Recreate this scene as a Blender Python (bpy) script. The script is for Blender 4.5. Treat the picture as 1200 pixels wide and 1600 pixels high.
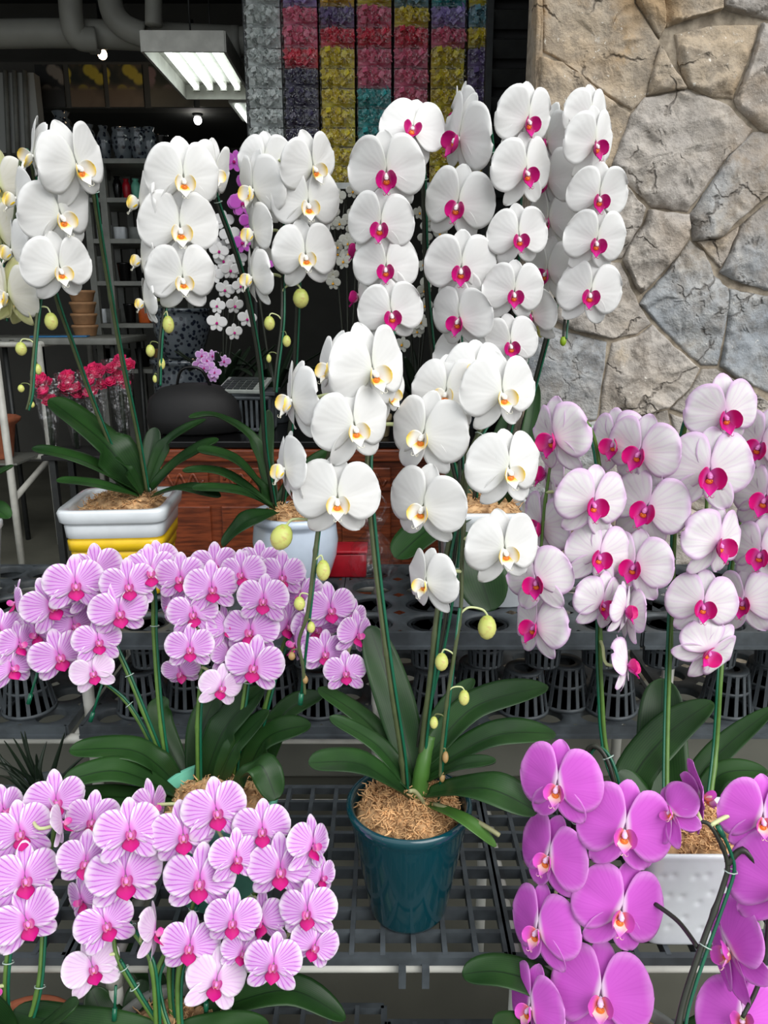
import bpy, bmesh, math, random
from mathutils import Vector, Matrix, noise
for o in list(bpy.data.objects): bpy.data.objects.remove(o)
random.seed(7)
S = bpy.context.scene
COL = S.collection
R = math.radians
V = Vector
# ------------------------------------------------------------------ camera
CAM_Z, PITCH, F = 1.25, R(15), 1202.0
cd = bpy.data.cameras.new('camera'); cam = bpy.data.objects.new('camera', cd); COL.objects.link(cam)
cam.location = (0, 0, CAM_Z); cam.rotation_euler = (R(90) - PITCH, 0, 0)
cd.sensor_fit = 'VERTICAL'; cd.sensor_height = 36; cd.lens = F * 36 / 1600; cd.clip_start = .02
S.camera = cam
CP = V((0, 0, CAM_Z)); FW = V((0, math.cos(PITCH), -math.sin(PITCH))); UP = V((0, math.sin(PITCH), math.cos(PITCH)))
def ray(px, py): return FW + V((1, 0, 0)) * ((px - 600) / F) + UP * ((800 - py) / F)
def P(px, py, Y):                     # point on the vertical plane y = Y
    d = ray(px, py); return CP + d * (Y / d.y)
def PZ(px, py, z):                    # point on the level plane z
    d = ray(px, py); return CP + d * ((z - CAM_Z) / d.z)
def m_at(p): return (p - CP).dot(FW) / F      # metres per photograph pixel at p
# ------------------------------------------------------------------ world, light, exposure
w = bpy.data.worlds.new('world'); S.world = w; w.use_nodes = True
nt = w.node_tree; bg = nt.nodes['Background']
tc = nt.nodes.new('ShaderNodeTexCoord'); sx = nt.nodes.new('ShaderNodeSeparateXYZ'); rp = nt.nodes.new('ShaderNodeValToRGB')
nt.links.new(tc.outputs['Generated'], sx.inputs[0]); nt.links.new(sx.outputs['Z'], rp.inputs[0]); nt.links.new(rp.outputs[0], bg.inputs[0])
rp.color_ramp.elements[0].color = (.62, .66, .70, 1); rp.color_ramp.elements[1].color = (.95, .98, 1, 1)
bg.inputs[1].default_value = 0.85
sd = bpy.data.lights.new('sun', 'SUN'); sun = bpy.data.objects.new('sun', sd); COL.objects.link(sun)
sd.energy = 2.1; sd.angle = R(55); sd.color = (1, .98, .95); sun.rotation_euler = (R(50), 0, R(38))
S.view_settings.view_transform = 'Standard'; S.view_settings.look = 'None'; S.view_settings.gamma = 1
S.view_settings.use_curve_mapping = False; S.view_settings.exposure = 0.48
# ------------------------------------------------------------------ materials
MATS = {}
class NT:
    def __init__(s, m): s.t = m.node_tree; s.n = s.t.nodes; s.l = s.t.links
    def add(s, k, **kw):
        n = s.n.new('ShaderNode' + k)
        for a, b in kw.items(): setattr(n, a, b)
        return n
    def put(s, sock, v):
        if isinstance(v, bpy.types.NodeSocket): s.l.new(v, sock)
        else: sock.default_value = v
    def math(s, op, a, b=None, c=None, clamp=False):
        n = s.add('Math', operation=op, use_clamp=clamp); s.put(n.inputs[0], a)
        if b is not None: s.put(n.inputs[1], b)
        if c is not None: s.put(n.inputs[2], c)
        return n.outputs[0]
    def mix(s, f, a, b, mode='MIX'):
        n = s.add('Mix', data_type='RGBA', blend_type=mode); s.put(n.inputs[0], f); s.put(n.inputs[6], a); s.put(n.inputs[7], b); return n.outputs[2]
    def rng(s, v, a, b, c=0., d=1.):
        n = s.add('MapRange', interpolation_type='SMOOTHSTEP'); s.put(n.inputs[0], v)
        for i, x in enumerate((a, b, c, d)): n.inputs[i + 1].default_value = x
        return n.outputs[0]
    def noise(s, scale, det=3, vec=None, rough=.55):
        n = s.add('TexNoise'); n.inputs['Scale'].default_value = scale; n.inputs['Detail'].default_value = det; n.inputs['Roughness'].default_value = rough
        if vec is None: vec = s.add('TexCoord').outputs['Object']
        s.l.new(vec, n.inputs['Vector']); return n.outputs['Fac']
    def bump(s, h, st, dist=.01):
        n = s.add('Bump'); n.inputs['Strength'].default_value = st; n.inputs['Distance'].default_value = dist; s.put(n.inputs['Height'], h); return n.outputs[0]
def c4(c): return (c[0], c[1], c[2], 1)
def srgb(r, g, b):
    f = lambda x: (x / 255 / 12.92) if x < 10.3 else ((x / 255 + .055) / 1.055) ** 2.4
    return (f(r), f(g), f(b))
def base(name):
    m = bpy.data.materials.new(name); m.use_nodes = True; MATS[name] = m
    t = NT(m); return m, t, t.n['Principled BSDF']
def plain(name, col, rough=.5, metal=0, var=.12, scale=30, bump=0, coat=0, spec=.5):
    if name in MATS: return MATS[name]
    m, t, b = base(name)
    nz = t.noise(scale)
    t.put(b.inputs['Base Color'], t.mix(t.rng(nz, .3, .7), c4([x * (1 - var) for x in col]), c4([min(1, x * (1 + var)) for x in col])))
    b.inputs['Roughness'].default_value = rough; b.inputs['Metallic'].default_value = metal
    b.inputs['Coat Weight'].default_value = coat; b.inputs['Coat Roughness'].default_value = .06; b.inputs['Specular IOR Level'].default_value = spec
    if bump: t.put(b.inputs['Normal'], t.bump(nz, bump))
    return m
def uvs(t):
    s = t.add('SeparateXYZ'); t.l.new(t.add('UVMap').outputs[0], s.inputs[0]); return s.outputs[0], s.outputs[1]
def petal_mat(name, core, edge, vein, k, vstr, throat, thr_end=.22, trans=.22, edge0=.45, rough=.5):
    m, t, b = base(name); vx, u = uvs(t)
    v = t.math('MULTIPLY_ADD', vx, 2., -1.)
    nz = t.noise(3.2, 3, t.add('UVMap').outputs[0]); nf = t.noise(55, 2, t.add('UVMap').outputs[0])
    av = t.math('ABSOLUTE', v)
    e = t.math('MAXIMUM', t.math('POWER', av, 1.6), t.math('POWER', u, 2.2))
    col = t.mix(t.rng(e, edge0, 1.), c4(core), c4(edge))
    fs = t.add('SeparateXYZ'); t.l.new(t.add('UVMap', uv_map='Fan').outputs[0], fs.inputs[0])
    fan = t.math('ARCTAN2', fs.outputs[0], t.math('ADD', fs.outputs[1], .10))
    ph = t.math('ADD', t.math('MULTIPLY', fan, k), t.math('MULTIPLY', nz, 3.))
    st = t.rng(t.math('SINE', ph), .30, 1.)
    msk = t.math('MULTIPLY', t.rng(u, .1, .3), t.rng(u, 1., .72))
    msk = t.math('MULTIPLY', msk, t.rng(nf, .25, .6, .55, 1.))
    col = t.mix(t.math('MULTIPLY', t.math('MULTIPLY', st, msk), vstr), col, c4(vein))
    col = t.mix(t.rng(u, thr_end, 0.02), col, c4(throat))
    t.put(b.inputs['Base Color'], col); b.inputs['Roughness'].default_value = rough
    b.inputs['Specular IOR Level'].default_value = .25
    t.put(b.inputs['Normal'], t.bump(t.math('SINE', t.math('MULTIPLY', ph, 1.7)), .03, .004))
    tr = t.add('BsdfTranslucent'); t.put(tr.inputs[0], col)
    mx = t.add('MixShader'); mx.inputs[0].default_value = trans
    t.l.new(b.outputs[0], mx.inputs[1]); t.l.new(tr.outputs[0], mx.inputs[2]); t.l.new(mx.outputs[0], t.n['Material Output'].inputs[0])
    return m
def ramp_mat(name, a, b_, lo, hi, rough=.4, speck=None):      # colour runs along the length of the piece
    m, t, b = base(name); vx, u = uvs(t)
    col = t.mix(t.rng(u, lo, hi), c4(a), c4(b_))
    if speck:
        col = t.mix(t.rng(t.noise(26, 1, t.add('UVMap').outputs[0]), .60, .66), col, c4(speck))
    t.put(b.inputs['Base Color'], col); b.inputs['Roughness'].default_value = rough; b.inputs['Specular IOR Level'].default_value = .3
    return m
WHT = (.86, .86, .85)
petal_mat('petal_white', (.87, .87, .86), (.88, .88, .87), (.82, .82, .80), 18, .12, (.86, .87, .80))
petal_mat('petal_ivory', (.80, .78, .70), (.84, .83, .77), (.74, .72, .6), 24, .3, (.72, .74, .45))
petal_mat('petal_green', (.72, .72, .36), (.78, .76, .45), (.62, .64, .25), 24, .4, (.6, .65, .2))
petal_mat('petal_blush', (.87, .84, .86), (.79, .56, .81), (.74, .50, .76), 26, .26, (.82, .60, .79), edge0=.62)
petal_mat('petal_lilac', srgb(224, 174, 231), srgb(244, 232, 246), srgb(196, 90, 208), 36, .88, srgb(218, 120, 208), .20, edge0=.40)
petal_mat('petal_pale_lilac', srgb(234, 208, 236), srgb(242, 232, 243), srgb(210, 150, 216), 34, .4, srgb(215, 140, 210), .2)
petal_mat('petal_purple', srgb(220, 102, 218), srgb(232, 150, 232), srgb(206, 78, 206), 44, .22, srgb(240, 215, 240), .15, edge0=.55)
petal_mat('petal_far_white', (.62, .62, .55), (.66, .66, .6), (.6, .6, .5), 20, .2, (.5, .5, .3))
MAG = srgb(206, 18, 140); DMAG = srgb(176, 8, 108); ORG = srgb(236, 128, 40); YEL = srgb(244, 206, 30)
ramp_mat('lip_white_yellow', YEL, (.86, .85, .8), .2, .62)
ramp_mat('lobe_white_yellow', (.85, .83, .72), (.86, .84, .66), .0, .9)
ramp_mat('lobe_yellow_tip', (.86, .85, .80), srgb(244, 206, 50), .5, 1.05)
ramp_mat('lip_magenta', srgb(176, 16, 96), srgb(196, 20, 138), .2, .9)
ramp_mat('lobe_magenta', srgb(226, 150, 190), srgb(184, 10, 112), .05, .42)
ramp_mat('lip_cerise', DMAG, srgb(206, 20, 140), .1, .8)
ramp_mat('lobe_cerise', srgb(206, 90, 170), srgb(196, 10, 110), .1, .6)
ramp_mat('lip_lilac', srgb(172, 24, 100), srgb(186, 8, 116), .1, .7)
ramp_mat('lobe_lilac', srgb(226, 150, 190), srgb(206, 70, 160), .1, .9)
ramp_mat('lip_purple', srgb(244, 206, 190), srgb(214, 110, 200), .3, .9)
ramp_mat('lobe_purple', srgb(230, 130, 90), srgb(208, 80, 190), .05, .7)
plain('callus_orange', ORG, .4); plain('callus_yellow', srgb(244, 170, 30), .4); plain('callus_cream', srgb(232, 190, 150), .4)
plain('column_white', (.86, .85, .82), .4, var=.03); plain('column_pink', srgb(226, 140, 206), .4, var=.05); plain('column_purple', srgb(236, 205, 232), .4, var=.05)
plain('pedicel', srgb(196, 204, 150), .45); plain('pedicel_dark', srgb(96, 104, 60), .45)
plain('stem_olive', srgb(74, 84, 52), .45, scale=60); plain('stem_green', srgb(84, 118, 50), .4, scale=60); plain('stem_dark', srgb(40, 44, 34), .45)
plain('stake_green', srgb(18, 92, 66), .25, var=.1); plain('clip', srgb(170, 190, 180), .2)
m, t, b = base('leaf'); vx, u = uvs(t); v = t.math('MULTIPLY_ADD', vx, 2., -1.)
lc = t.mix(t.rng(t.noise(9), .3, .7), c4(srgb(18, 45, 19)), c4(srgb(34, 68, 27)))
lc = t.mix(t.math('MULTIPLY', t.rng(t.math('SINE', t.math('MULTIPLY', v, 60.)), 0, 1), .18), lc, c4(srgb(60, 98, 44)))
lc = t.mix(t.rng(t.math('ABSOLUTE', v), .07, .0), lc, c4(srgb(16, 38, 16)))
t.put(b.inputs['Base Color'], lc); b.inputs['Roughness'].default_value = .42; b.inputs['Specular IOR Level'].default_value = .35
plain('leaf_light', srgb(70, 112, 46), .4, scale=12); plain('leaf_dry', srgb(150, 150, 110), .6); plain('leaf_dark', srgb(18, 34, 18), .5)
m, t, b = base('bud'); vx, u = uvs(t)
bc = t.mix(t.rng(u, .1, .8), c4(srgb(176, 188, 92)), c4(srgb(206, 204, 120)))
bc = t.mix(t.math('MULTIPLY', t.rng(t.noise(7, 2, t.add('UVMap').outputs[0]), .5, .7), .5), bc, c4(srgb(176, 120, 80)))
t.put(b.inputs['Base Color'], bc); b.inputs['Roughness'].default_value = .4
plain('bud_green', srgb(136, 168, 30), .35); plain('bud_brown', srgb(150, 120, 74), .5)
m, t, b = base('moss')
t.put(b.inputs['Base Color'], t.mix(t.rng(t.noise(45, 4), .3, .7), c4(srgb(120, 84, 50)), c4(srgb(226, 186, 138)))); b.inputs['Roughness'].default_value = .9
plain('moss_fibre', srgb(216, 172, 122), .85, var=.3, scale=60)
plain('ceramic_teal', srgb(8, 62, 72), .12, var=.1, scale=6, coat=.6); plain('ceramic_white', srgb(222, 228, 232), .18, var=.03, coat=.4)
plain('ceramic_yellow', srgb(236, 196, 30), .25, var=.05, coat=.3); plain('ceramic_blue_white', srgb(206, 220, 236), .2, var=.03, coat=.4)
plain('ceramic_mint', srgb(108, 186, 160), .35, var=.05); plain('ceramic_grey', srgb(120, 124, 120), .4)
plain('black_plastic', srgb(64, 70, 74), .55, var=.35, scale=18, bump=.08); plain('black_plastic_dark', srgb(38, 41, 44), .5, var=.3, scale=22)
plain('white_paint', srgb(196, 196, 188), .45, var=.12, scale=14); plain('grey_paint', srgb(122, 124, 118), .5, var=.15, scale=14)
plain('floor_grey', srgb(92, 92, 82), .6, var=.2, scale=3); plain('concrete', srgb(116, 116, 106), .75, var=.2, scale=3, bump=.05); plain('pavement', srgb(112, 106, 100), .85, var=.2, scale=5, bump=.1)
plain('dark_wall', srgb(84, 84, 80), .8, var=.1, scale=2); plain('ceiling_dark', srgb(58, 60, 58), .85, var=.1, scale=2); plain('pipe_grey', srgb(150, 150, 142), .5, var=.1, scale=5)
plain('pale_wall', srgb(170, 172, 168), .8, var=.06, scale=2)
plain('terracotta', srgb(168, 96, 66), .8); plain('tan_clay', srgb(172, 130, 92), .7); plain('red_plastic', srgb(180, 22, 40), .35); plain('orange_plastic', srgb(196, 90, 30), .4)
plain('black_gloss', srgb(14, 14, 15), .25); plain('black_matte', srgb(20, 20, 21), .7); plain('steel_dark', srgb(52, 54, 54), .45, metal=.4); plain('steel_light', srgb(170, 172, 168), .35, metal=.6)
plain('calculator_grey', srgb(150, 155, 150), .4); plain('key_dark', srgb(40, 46, 46), .5); plain('beige_card', srgb(176, 160, 126), .7)
plain('blue_sheet', srgb(40, 110, 160), .4); plain('pink_petal', srgb(216, 36, 100), .5, var=.3); plain('far_lilac', srgb(190, 120, 200), .5, var=.2)
m, t, b = base('wood_red'); co = t.add('TexCoord').outputs['Object']; mp = t.add('Mapping'); mp.inputs['Scale'].default_value = (3, 3, 30); t.l.new(co, mp.inputs[0])
t.put(b.inputs['Base Color'], t.mix(t.rng(t.noise(4, 4, mp.outputs[0]), .3, .7), c4(srgb(84, 38, 20)), c4(srgb(136, 66, 36)))); b.inputs['Roughness'].default_value = .4
m, t, b = base('porcelain_blue')
wv = t.add('TexVoronoi'); wv.inputs['Scale'].default_value = 42; t.l.new(t.add('TexCoord').outputs['Object'], wv.inputs['Vector'])
t.put(b.inputs['Base Color'], t.mix(t.rng(t.math('ADD', wv.outputs['Distance'], t.math('MULTIPLY', t.noise(30, 3), .4)), .52, .68), c4(srgb(26, 33, 46)), c4(srgb(98, 106, 112)))); b.inputs['Roughness'].default_value = .15; b.inputs['Coat Weight'].default_value = .5
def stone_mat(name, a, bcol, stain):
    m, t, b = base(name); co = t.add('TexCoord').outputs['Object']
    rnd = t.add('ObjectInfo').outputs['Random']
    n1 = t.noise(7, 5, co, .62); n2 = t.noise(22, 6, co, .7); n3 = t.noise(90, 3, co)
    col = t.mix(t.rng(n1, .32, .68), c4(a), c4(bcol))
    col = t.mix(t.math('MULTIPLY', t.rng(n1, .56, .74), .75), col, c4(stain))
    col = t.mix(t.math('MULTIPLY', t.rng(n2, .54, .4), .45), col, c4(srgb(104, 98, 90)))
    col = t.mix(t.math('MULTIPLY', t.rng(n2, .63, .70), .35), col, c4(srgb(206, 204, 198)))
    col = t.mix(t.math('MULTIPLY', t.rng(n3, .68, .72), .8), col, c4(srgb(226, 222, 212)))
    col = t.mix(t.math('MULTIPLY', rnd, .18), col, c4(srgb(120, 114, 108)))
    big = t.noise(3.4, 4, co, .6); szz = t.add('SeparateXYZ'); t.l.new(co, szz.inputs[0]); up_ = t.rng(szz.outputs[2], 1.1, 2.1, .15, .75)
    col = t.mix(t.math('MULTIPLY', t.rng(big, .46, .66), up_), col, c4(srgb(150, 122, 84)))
    wob = t.add('VectorMath', operation='ADD'); t.l.new(co, wob.inputs[0]); nw = t.add('TexNoise'); nw.inputs['Scale'].default_value = 9; nw.inputs['Detail'].default_value = 4; t.l.new(co, nw.inputs['Vector']); sc = t.add('VectorMath', operation='SCALE'); sc.inputs['Scale'].default_value = .16; t.l.new(nw.outputs['Color'], sc.inputs[0]); t.l.new(sc.outputs[0], wob.inputs[1])
    vc = t.add('TexVoronoi', feature='DISTANCE_TO_EDGE'); vc.inputs['Scale'].default_value = 6; t.l.new(wob.outputs[0], vc.inputs['Vector'])
    vs = t.add('TexVoronoi'); vs.inputs['Scale'].default_value = 11; t.l.new(wob.outputs[0], vs.inputs['Vector']); st_ = t.math('MULTIPLY', vs.outputs['Color'], 1.) if False else t.rng(vs.outputs['Distance'], 0, 1)
    crk = t.math('MULTIPLY', t.rng(vc.outputs['Distance'], .028, .0), t.rng(n1, .48, .56))
    col = t.mix(t.math('MULTIPLY', crk, .6), col, c4(srgb(84, 76, 68)))
    sepc = t.add('SeparateXYZ'); t.l.new(vs.outputs['Color'], sepc.inputs[0]); step = t.math('MULTIPLY', sepc.outputs[0], t.rng(n1, .40, .6))
    t.put(b.inputs['Base Color'], col); b.inputs['Roughness'].default_value = .85; b.inputs['Specular IOR Level'].default_value = .2
    hh = t.math('SUBTRACT', t.math('ADD', t.math('ADD', n2, t.math('MULTIPLY', n3, .25)), t.math('MULTIPLY', step, .5)), t.math('MULTIPLY', crk, .8))
    t.put(b.inputs['Normal'], t.bump(hh, .7, .014))
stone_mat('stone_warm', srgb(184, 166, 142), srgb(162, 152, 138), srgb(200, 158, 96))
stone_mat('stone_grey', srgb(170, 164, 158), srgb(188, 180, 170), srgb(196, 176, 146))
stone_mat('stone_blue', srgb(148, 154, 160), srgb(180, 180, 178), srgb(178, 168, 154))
m, t, b = base('mortar'); n2 = t.noise(40, 6)
t.put(b.inputs['Base Color'], t.mix(t.rng(n2, .3, .7), c4(srgb(124, 113, 98)), c4(srgb(172, 160, 142)))); b.inputs['Roughness'].default_value = .95; t.put(b.inputs['Normal'], t.bump(n2, .6, .01))
def emit(name, col, st):
    m = bpy.data.materials.new(name); m.use_nodes = True; MATS[name] = m; t = NT(m); b = t.n['Principled BSDF']
    b.inputs['Base Color'].default_value = c4(col); b.inputs['Emission Color'].default_value = c4(col); b.inputs['Emission Strength'].default_value = st
emit('tube_glow', (.93, 1, .97), 1.6); emit('bulb_glow', (1, .96, .9), 16); emit('bulb_warm', (1, .72, .45), 14)
def film(name, tint, alpha, rough, sc=16):
    m, t, b0 = base(name); b = t.add('BsdfGlossy'); b.inputs['Color'].default_value = c4(tint); b.inputs['Roughness'].default_value = rough
    tr = t.add('BsdfTransparent'); mx = t.add('MixShader'); mx.inputs[0].default_value = alpha
    t.put(b.inputs['Normal'], t.bump(t.noise(sc, 3), 1., .05))
    t.l.new(tr.outputs[0], mx.inputs[1]); t.l.new(b.outputs[0], mx.inputs[2]); t.l.new(mx.outputs[0], t.n['Material Output'].inputs[0])
film('clear_film', (.95, .97, .97), .16, .12, 30); film('wrap_film', (.8, .8, .82), .09, .28, 10)
BOW = dict(silver=srgb(170, 176, 174), orange=srgb(236, 150, 30), lavender=srgb(140, 124, 176), pink=srgb(206, 88, 116), red=srgb(186, 44, 66), navy=srgb(50, 46, 72),
           yellow=srgb(196, 172, 44), teal=srgb(40, 140, 140), violet=srgb(96, 80, 122), blue=srgb(92, 136, 150))
for k, c in BOW.items(): plain('bow_' + k, [min(.95, x * 1.7) for x in c], .3, var=.25, scale=25)
def poster_mat(name, a, b2, dark):
    m, t, b = base(name); co = t.add('TexCoord').outputs['Object']
    vo = t.add('TexVoronoi'); vo.inputs['Scale'].default_value = 13; t.l.new(co, vo.inputs['Vector'])
    col = t.mix(t.rng(t.noise(3, 3, co), .42, .58), c4([x * .8 for x in dark]), c4([x * .7 for x in b2]))
    sz = t.add('SeparateXYZ'); t.l.new(co, sz.inputs[0])
    fl = t.math('MULTIPLY', t.rng(vo.outputs['Distance'], .55, .35), t.rng(sz.outputs[2], -.03, .03))
    t.put(b.inputs['Base Color'], t.mix(fl, col, c4(a))); b.inputs['Roughness'].default_value = .5
poster_mat('poster_yellow', srgb(206, 184, 60), srgb(140, 116, 90), srgb(36, 44, 34)); poster_mat('poster_white', srgb(150, 140, 128), srgb(62, 60, 56), srgb(24, 24, 24)); poster_mat('poster_mixed', srgb(150, 120, 120), srgb(120, 112, 92), srgb(40, 50, 38))
# ------------------------------------------------------------------ mesh helpers
class MB:
    def __init__(s): s.v = []; s.f = []; s.u = []; s.m = []
    def quad(s, ids, uv=None, m=0): s.f.append(ids); s.u.append(uv); s.m.append(m)
    def box(s, c, h, rot=None, m=0, ch=0):
        c = V(c); k = len(s.v); pts = []
        hx, hy, hz = h
        if not ch:
            for x in (-1, 1):
                for y in (-1, 1):
                    for z in (-1, 1): pts.append(V((x * hx, y * hy, z * hz)))
            fs = [(0, 1, 3, 2), (4, 6, 7, 5), (0, 4, 5, 1), (2, 3, 7, 6), (0, 2, 6, 4), (1, 5, 7, 3)]
        else:
            bm = bmesh.new(); bmesh.ops.create_cube(bm, size=2); bmesh.ops.scale(bm, vec=(hx, hy, hz), verts=bm.verts)
            bmesh.ops.bevel(bm, geom=list(bm.edges), offset=ch, segments=2, affect='EDGES', profile=.5)
            bm.verts.index_update(); pts = [q.co.copy() for q in bm.verts]; fs = [tuple(q.index for q in f.verts) for f in bm.faces]; bm.free()
        if rot is not None: pts = [rot @ q for q in pts]
        s.v += [c + q for q in pts]
        for f in fs: s.quad(tuple(k + i for i in f), None, m)
    def bar(s, a, b, wd, hd, m=0):
        a, b = V(a), V(b); d = b - a; q = d.to_track_quat('X', 'Z').to_matrix(); s.box((a + b) / 2, (d.length / 2, wd / 2, hd / 2), q, m)
    def tube(s, pts, r, n=8, m=0, cap=True, uvon=False):
        pts = [V(p) for p in pts]; N = len(pts); rs = r if isinstance(r, (list, tuple)) else [r] * N
        k = len(s.v); nrm = None
        for i in range(N):
            tg = (pts[min(i + 1, N - 1)] - pts[max(i - 1, 0)]).normalized()
            if nrm is None: nrm = tg.orthogonal().normalized()
            nrm = (nrm - tg * nrm.dot(tg)); nrm = nrm.normalized() if nrm.length > 1e-6 else tg.orthogonal().normalized()
            bn = tg.cross(nrm)
            for j in range(n):
                a = 2 * math.pi * j / n; s.v.append(pts[i] + (nrm * math.cos(a) + bn * math.sin(a)) * rs[i])
        for i in range(N - 1):
            for j in range(n):
                a, b = k + i * n + j, k + i * n + (j + 1) % n
                s.quad((a, b, b + n, a + n), ((.5, i / (N - 1)),) * 2 + ((.5, (i + 1) / (N - 1)),) * 2, m)
        if cap:
            s.quad(tuple(k + j for j in range(n))[::-1], None, m); s.quad(tuple(k + (N - 1) * n + j for j in range(n)), None, m)
    def lathe(s, prof, c=(0, 0, 0), n=32, m=0, sq=None, rot=0, disp=None, mats=None):
        # prof: (radius, z) list; sq = superellipse exponent for a rounded-square section, or (ax, ay, exponent)
        k = len(s.v); c = V(c)
        for i, (r, z) in enumerate(prof):
            for j in range(n):
                a = 2 * math.pi * (j + .5) / n; ca, sa = math.cos(a), math.sin(a); x, y = ca, sa
                if sq:
                    e = sq if not isinstance(sq, tuple) else sq[2]
                    q = (abs(ca) ** e + abs(sa) ** e) ** (-1 / e); x, y = ca * q, sa * q
                    if isinstance(sq, tuple): x *= sq[0]; y *= sq[1]
                x, y = x * r, y * r
                if disp: x, y = disp(x, y, z, i, j)
                s.v.append(c + V((x * math.cos(rot) - y * math.sin(rot), x * math.sin(rot) + y * math.cos(rot), z)))
        L = len(prof)
        for i in range(L - 1):
            for j in range(n):
                a, b = k + i * n + j, k + i * n + (j + 1) % n
                s.quad((a, b, b + n, a + n), ((j / n, i / L), ((j + 1) / n, i / L), ((j + 1) / n, (i + 1) / L), (j / n, (i + 1) / L)), mats[i] if mats else m)
        for i, rev in ((0, True), (L - 1, False)):
            if prof[i][0] > 1e-4:
                ids = tuple(k + i * n + j for j in range(n)); s.quad(ids[::-1] if rev else ids, None, mats[min(i, L - 2)] if mats else m)
    def ball(s, c, rad, n=12, k2=8, M=None, m=0):
        c = V(c); k = len(s.v); rx, ry, rz = rad
        for i in range(k2 + 1):
            th = math.pi * i / k2
            for j in range(n):
                a = 2 * math.pi * j / n; p = V((rx * math.sin(th) * math.cos(a), ry * math.sin(th) * math.sin(a), -rz * math.cos(th)))
                s.v.append(c + (M @ p if M else p))
        for i in range(k2):
            for j in range(n):
                a, b = k + i * n + j, k + i * n + (j + 1) % n
                s.quad((a, b, b + n, a + n), ((j / n, i / k2), ((j + 1) / n, i / k2), ((j + 1) / n, (i + 1) / k2), (j / n, (i + 1) / k2)), m)
    def sheet(s, fn, nu, nv, th, m=0, flip=False, fan=None):   # fn(u, v in -1..1) -> point; a thin two-sided petal or leaf
        k = len(s.v); W = 2 * nv + 1; grid = []
        us = [.5 - .5 * math.cos(math.pi * (i / nu)) for i in range(nu + 1)]
        us = [.4 * a + .6 * i / nu for i, a in enumerate(us)]
        for u in us: grid.append([V(fn(u, j / nv)) for j in range(-nv, nv + 1)])
        nr = []
        for i in range(nu + 1):
            row = []
            for j in range(W):
                a = grid[min(i + 1, nu)][j] - grid[max(i - 1, 0)][j]; b = grid[i][min(j + 1, W - 1)] - grid[i][max(j - 1, 0)]
                q = b.cross(a); row.append(q.normalized() if q.length > 1e-12 else (row[-1] if row else V((0, 0, 1))))
            nr.append(row)
        for sd_ in (0, 1):
            for i in range(nu + 1):
                for j in range(W):
                    edge = 1 if 0 < j < W - 1 and i < nu else .25
                    s.v.append(grid[i][j] - nr[i][j] * (th * edge * sd_))
        o = (nu + 1) * W
        uvq = lambda i, j: (j / (W - 1), us[i]) + (fan(us[i], j / nv - 1) if fan else (0, 0))
        for i in range(nu):
            for j in range(W - 1):
                a = k + i * W + j; q = (a, a + 1, a + W + 1, a + W); uv = (uvq(i, j), uvq(i, j + 1), uvq(i + 1, j + 1), uvq(i + 1, j))
                s.quad(q, uv, m); s.quad(tuple(x + o for x in q[::-1]), uv[::-1], m)
            for j in (0, W - 1):
                a = k + i * W + j; q = (a, a + W, a + W + o, a + o); uv = (uvq(i, j), uvq(i + 1, j), uvq(i + 1, j), uvq(i, j))
                s.quad(q if j == 0 else q[::-1], uv if j == 0 else uv[::-1], m)
        for i in (0, nu):
            for j in range(W - 1):
                a = k + i * W + j; q = (a, a + o, a + 1 + o, a + 1); uv = (uvq(i, j), uvq(i, j), uvq(i, j + 1), uvq(i, j + 1))
                s.quad(q if i == 0 else q[::-1], uv if i == 0 else uv[::-1], m)
    def mesh(s, name, mats, smooth=True):
        me = bpy.data.meshes.new(name); me.from_pydata([tuple(p) for p in s.v], [], s.f)
        for mm in (mats if isinstance(mats, (list, tuple)) else [mats]): me.materials.append(MATS[mm])
        me.polygons.foreach_set('material_index', s.m); me.polygons.foreach_set('use_smooth', [smooth] * len(s.f))
        if any(x is not None for x in s.u):
            ul = me.uv_layers.new(name='UVMap'); fl = []
            for f, q in zip(s.f, s.u):
                for x in (q if q else ((.5, .5),) * len(f)): fl += (x[0], x[1])
            ul.data.foreach_set('uv', fl)
            if any(q and len(q[0]) > 2 for q in s.u):
                u2 = me.uv_layers.new(name='Fan'); fl = []
                for f, q in zip(s.f, s.u):
                    for x in (q if q and len(q[0]) > 2 else ((0, 0, 0, 0),) * len(f)): fl += (x[2], x[3])
                u2.data.foreach_set('uv', fl)
        me.update(); return me
def tag(o, label=None, cat=None, group=None, kind=None):
    if label: o['label'] = label
    if cat: o['category'] = cat
    if group: o['group'] = group
    if kind: o['kind'] = kind
    return o
def empty(name, loc, label, cat, group=None):
    o = bpy.data.objects.new(name, None); COL.objects.link(o); o.location = loc; o.empty_display_size = .05; return tag(o, label, cat, group)
def link(name, me, parent=None, M=None):       # geometry in world space (or placed by M), kept where it stands when parented
    o = bpy.data.objects.new(name, me); COL.objects.link(o)
    if parent is not None:
        o.parent = parent
        if M is None and parent.type == 'EMPTY': o.matrix_parent_inverse = parent.matrix_basis.inverted()
        elif M is not None: o.matrix_parent_inverse = parent.matrix_basis.inverted() if parent.parent is None else Matrix()
    if M is not None: o.matrix_basis = M
    return o
def part(name, mb, mats, parent=None, smooth=True): return link(name, mb.mesh(name, mats, smooth), parent)
def thing(name, mb, mats, label, cat, group=None, smooth=True): return tag(part(name, mb, mats, None, smooth), label, cat, group)
def struct(name, mb, mats, smooth=False): return tag(part(name, mb, mats, None, smooth), kind='structure')
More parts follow.
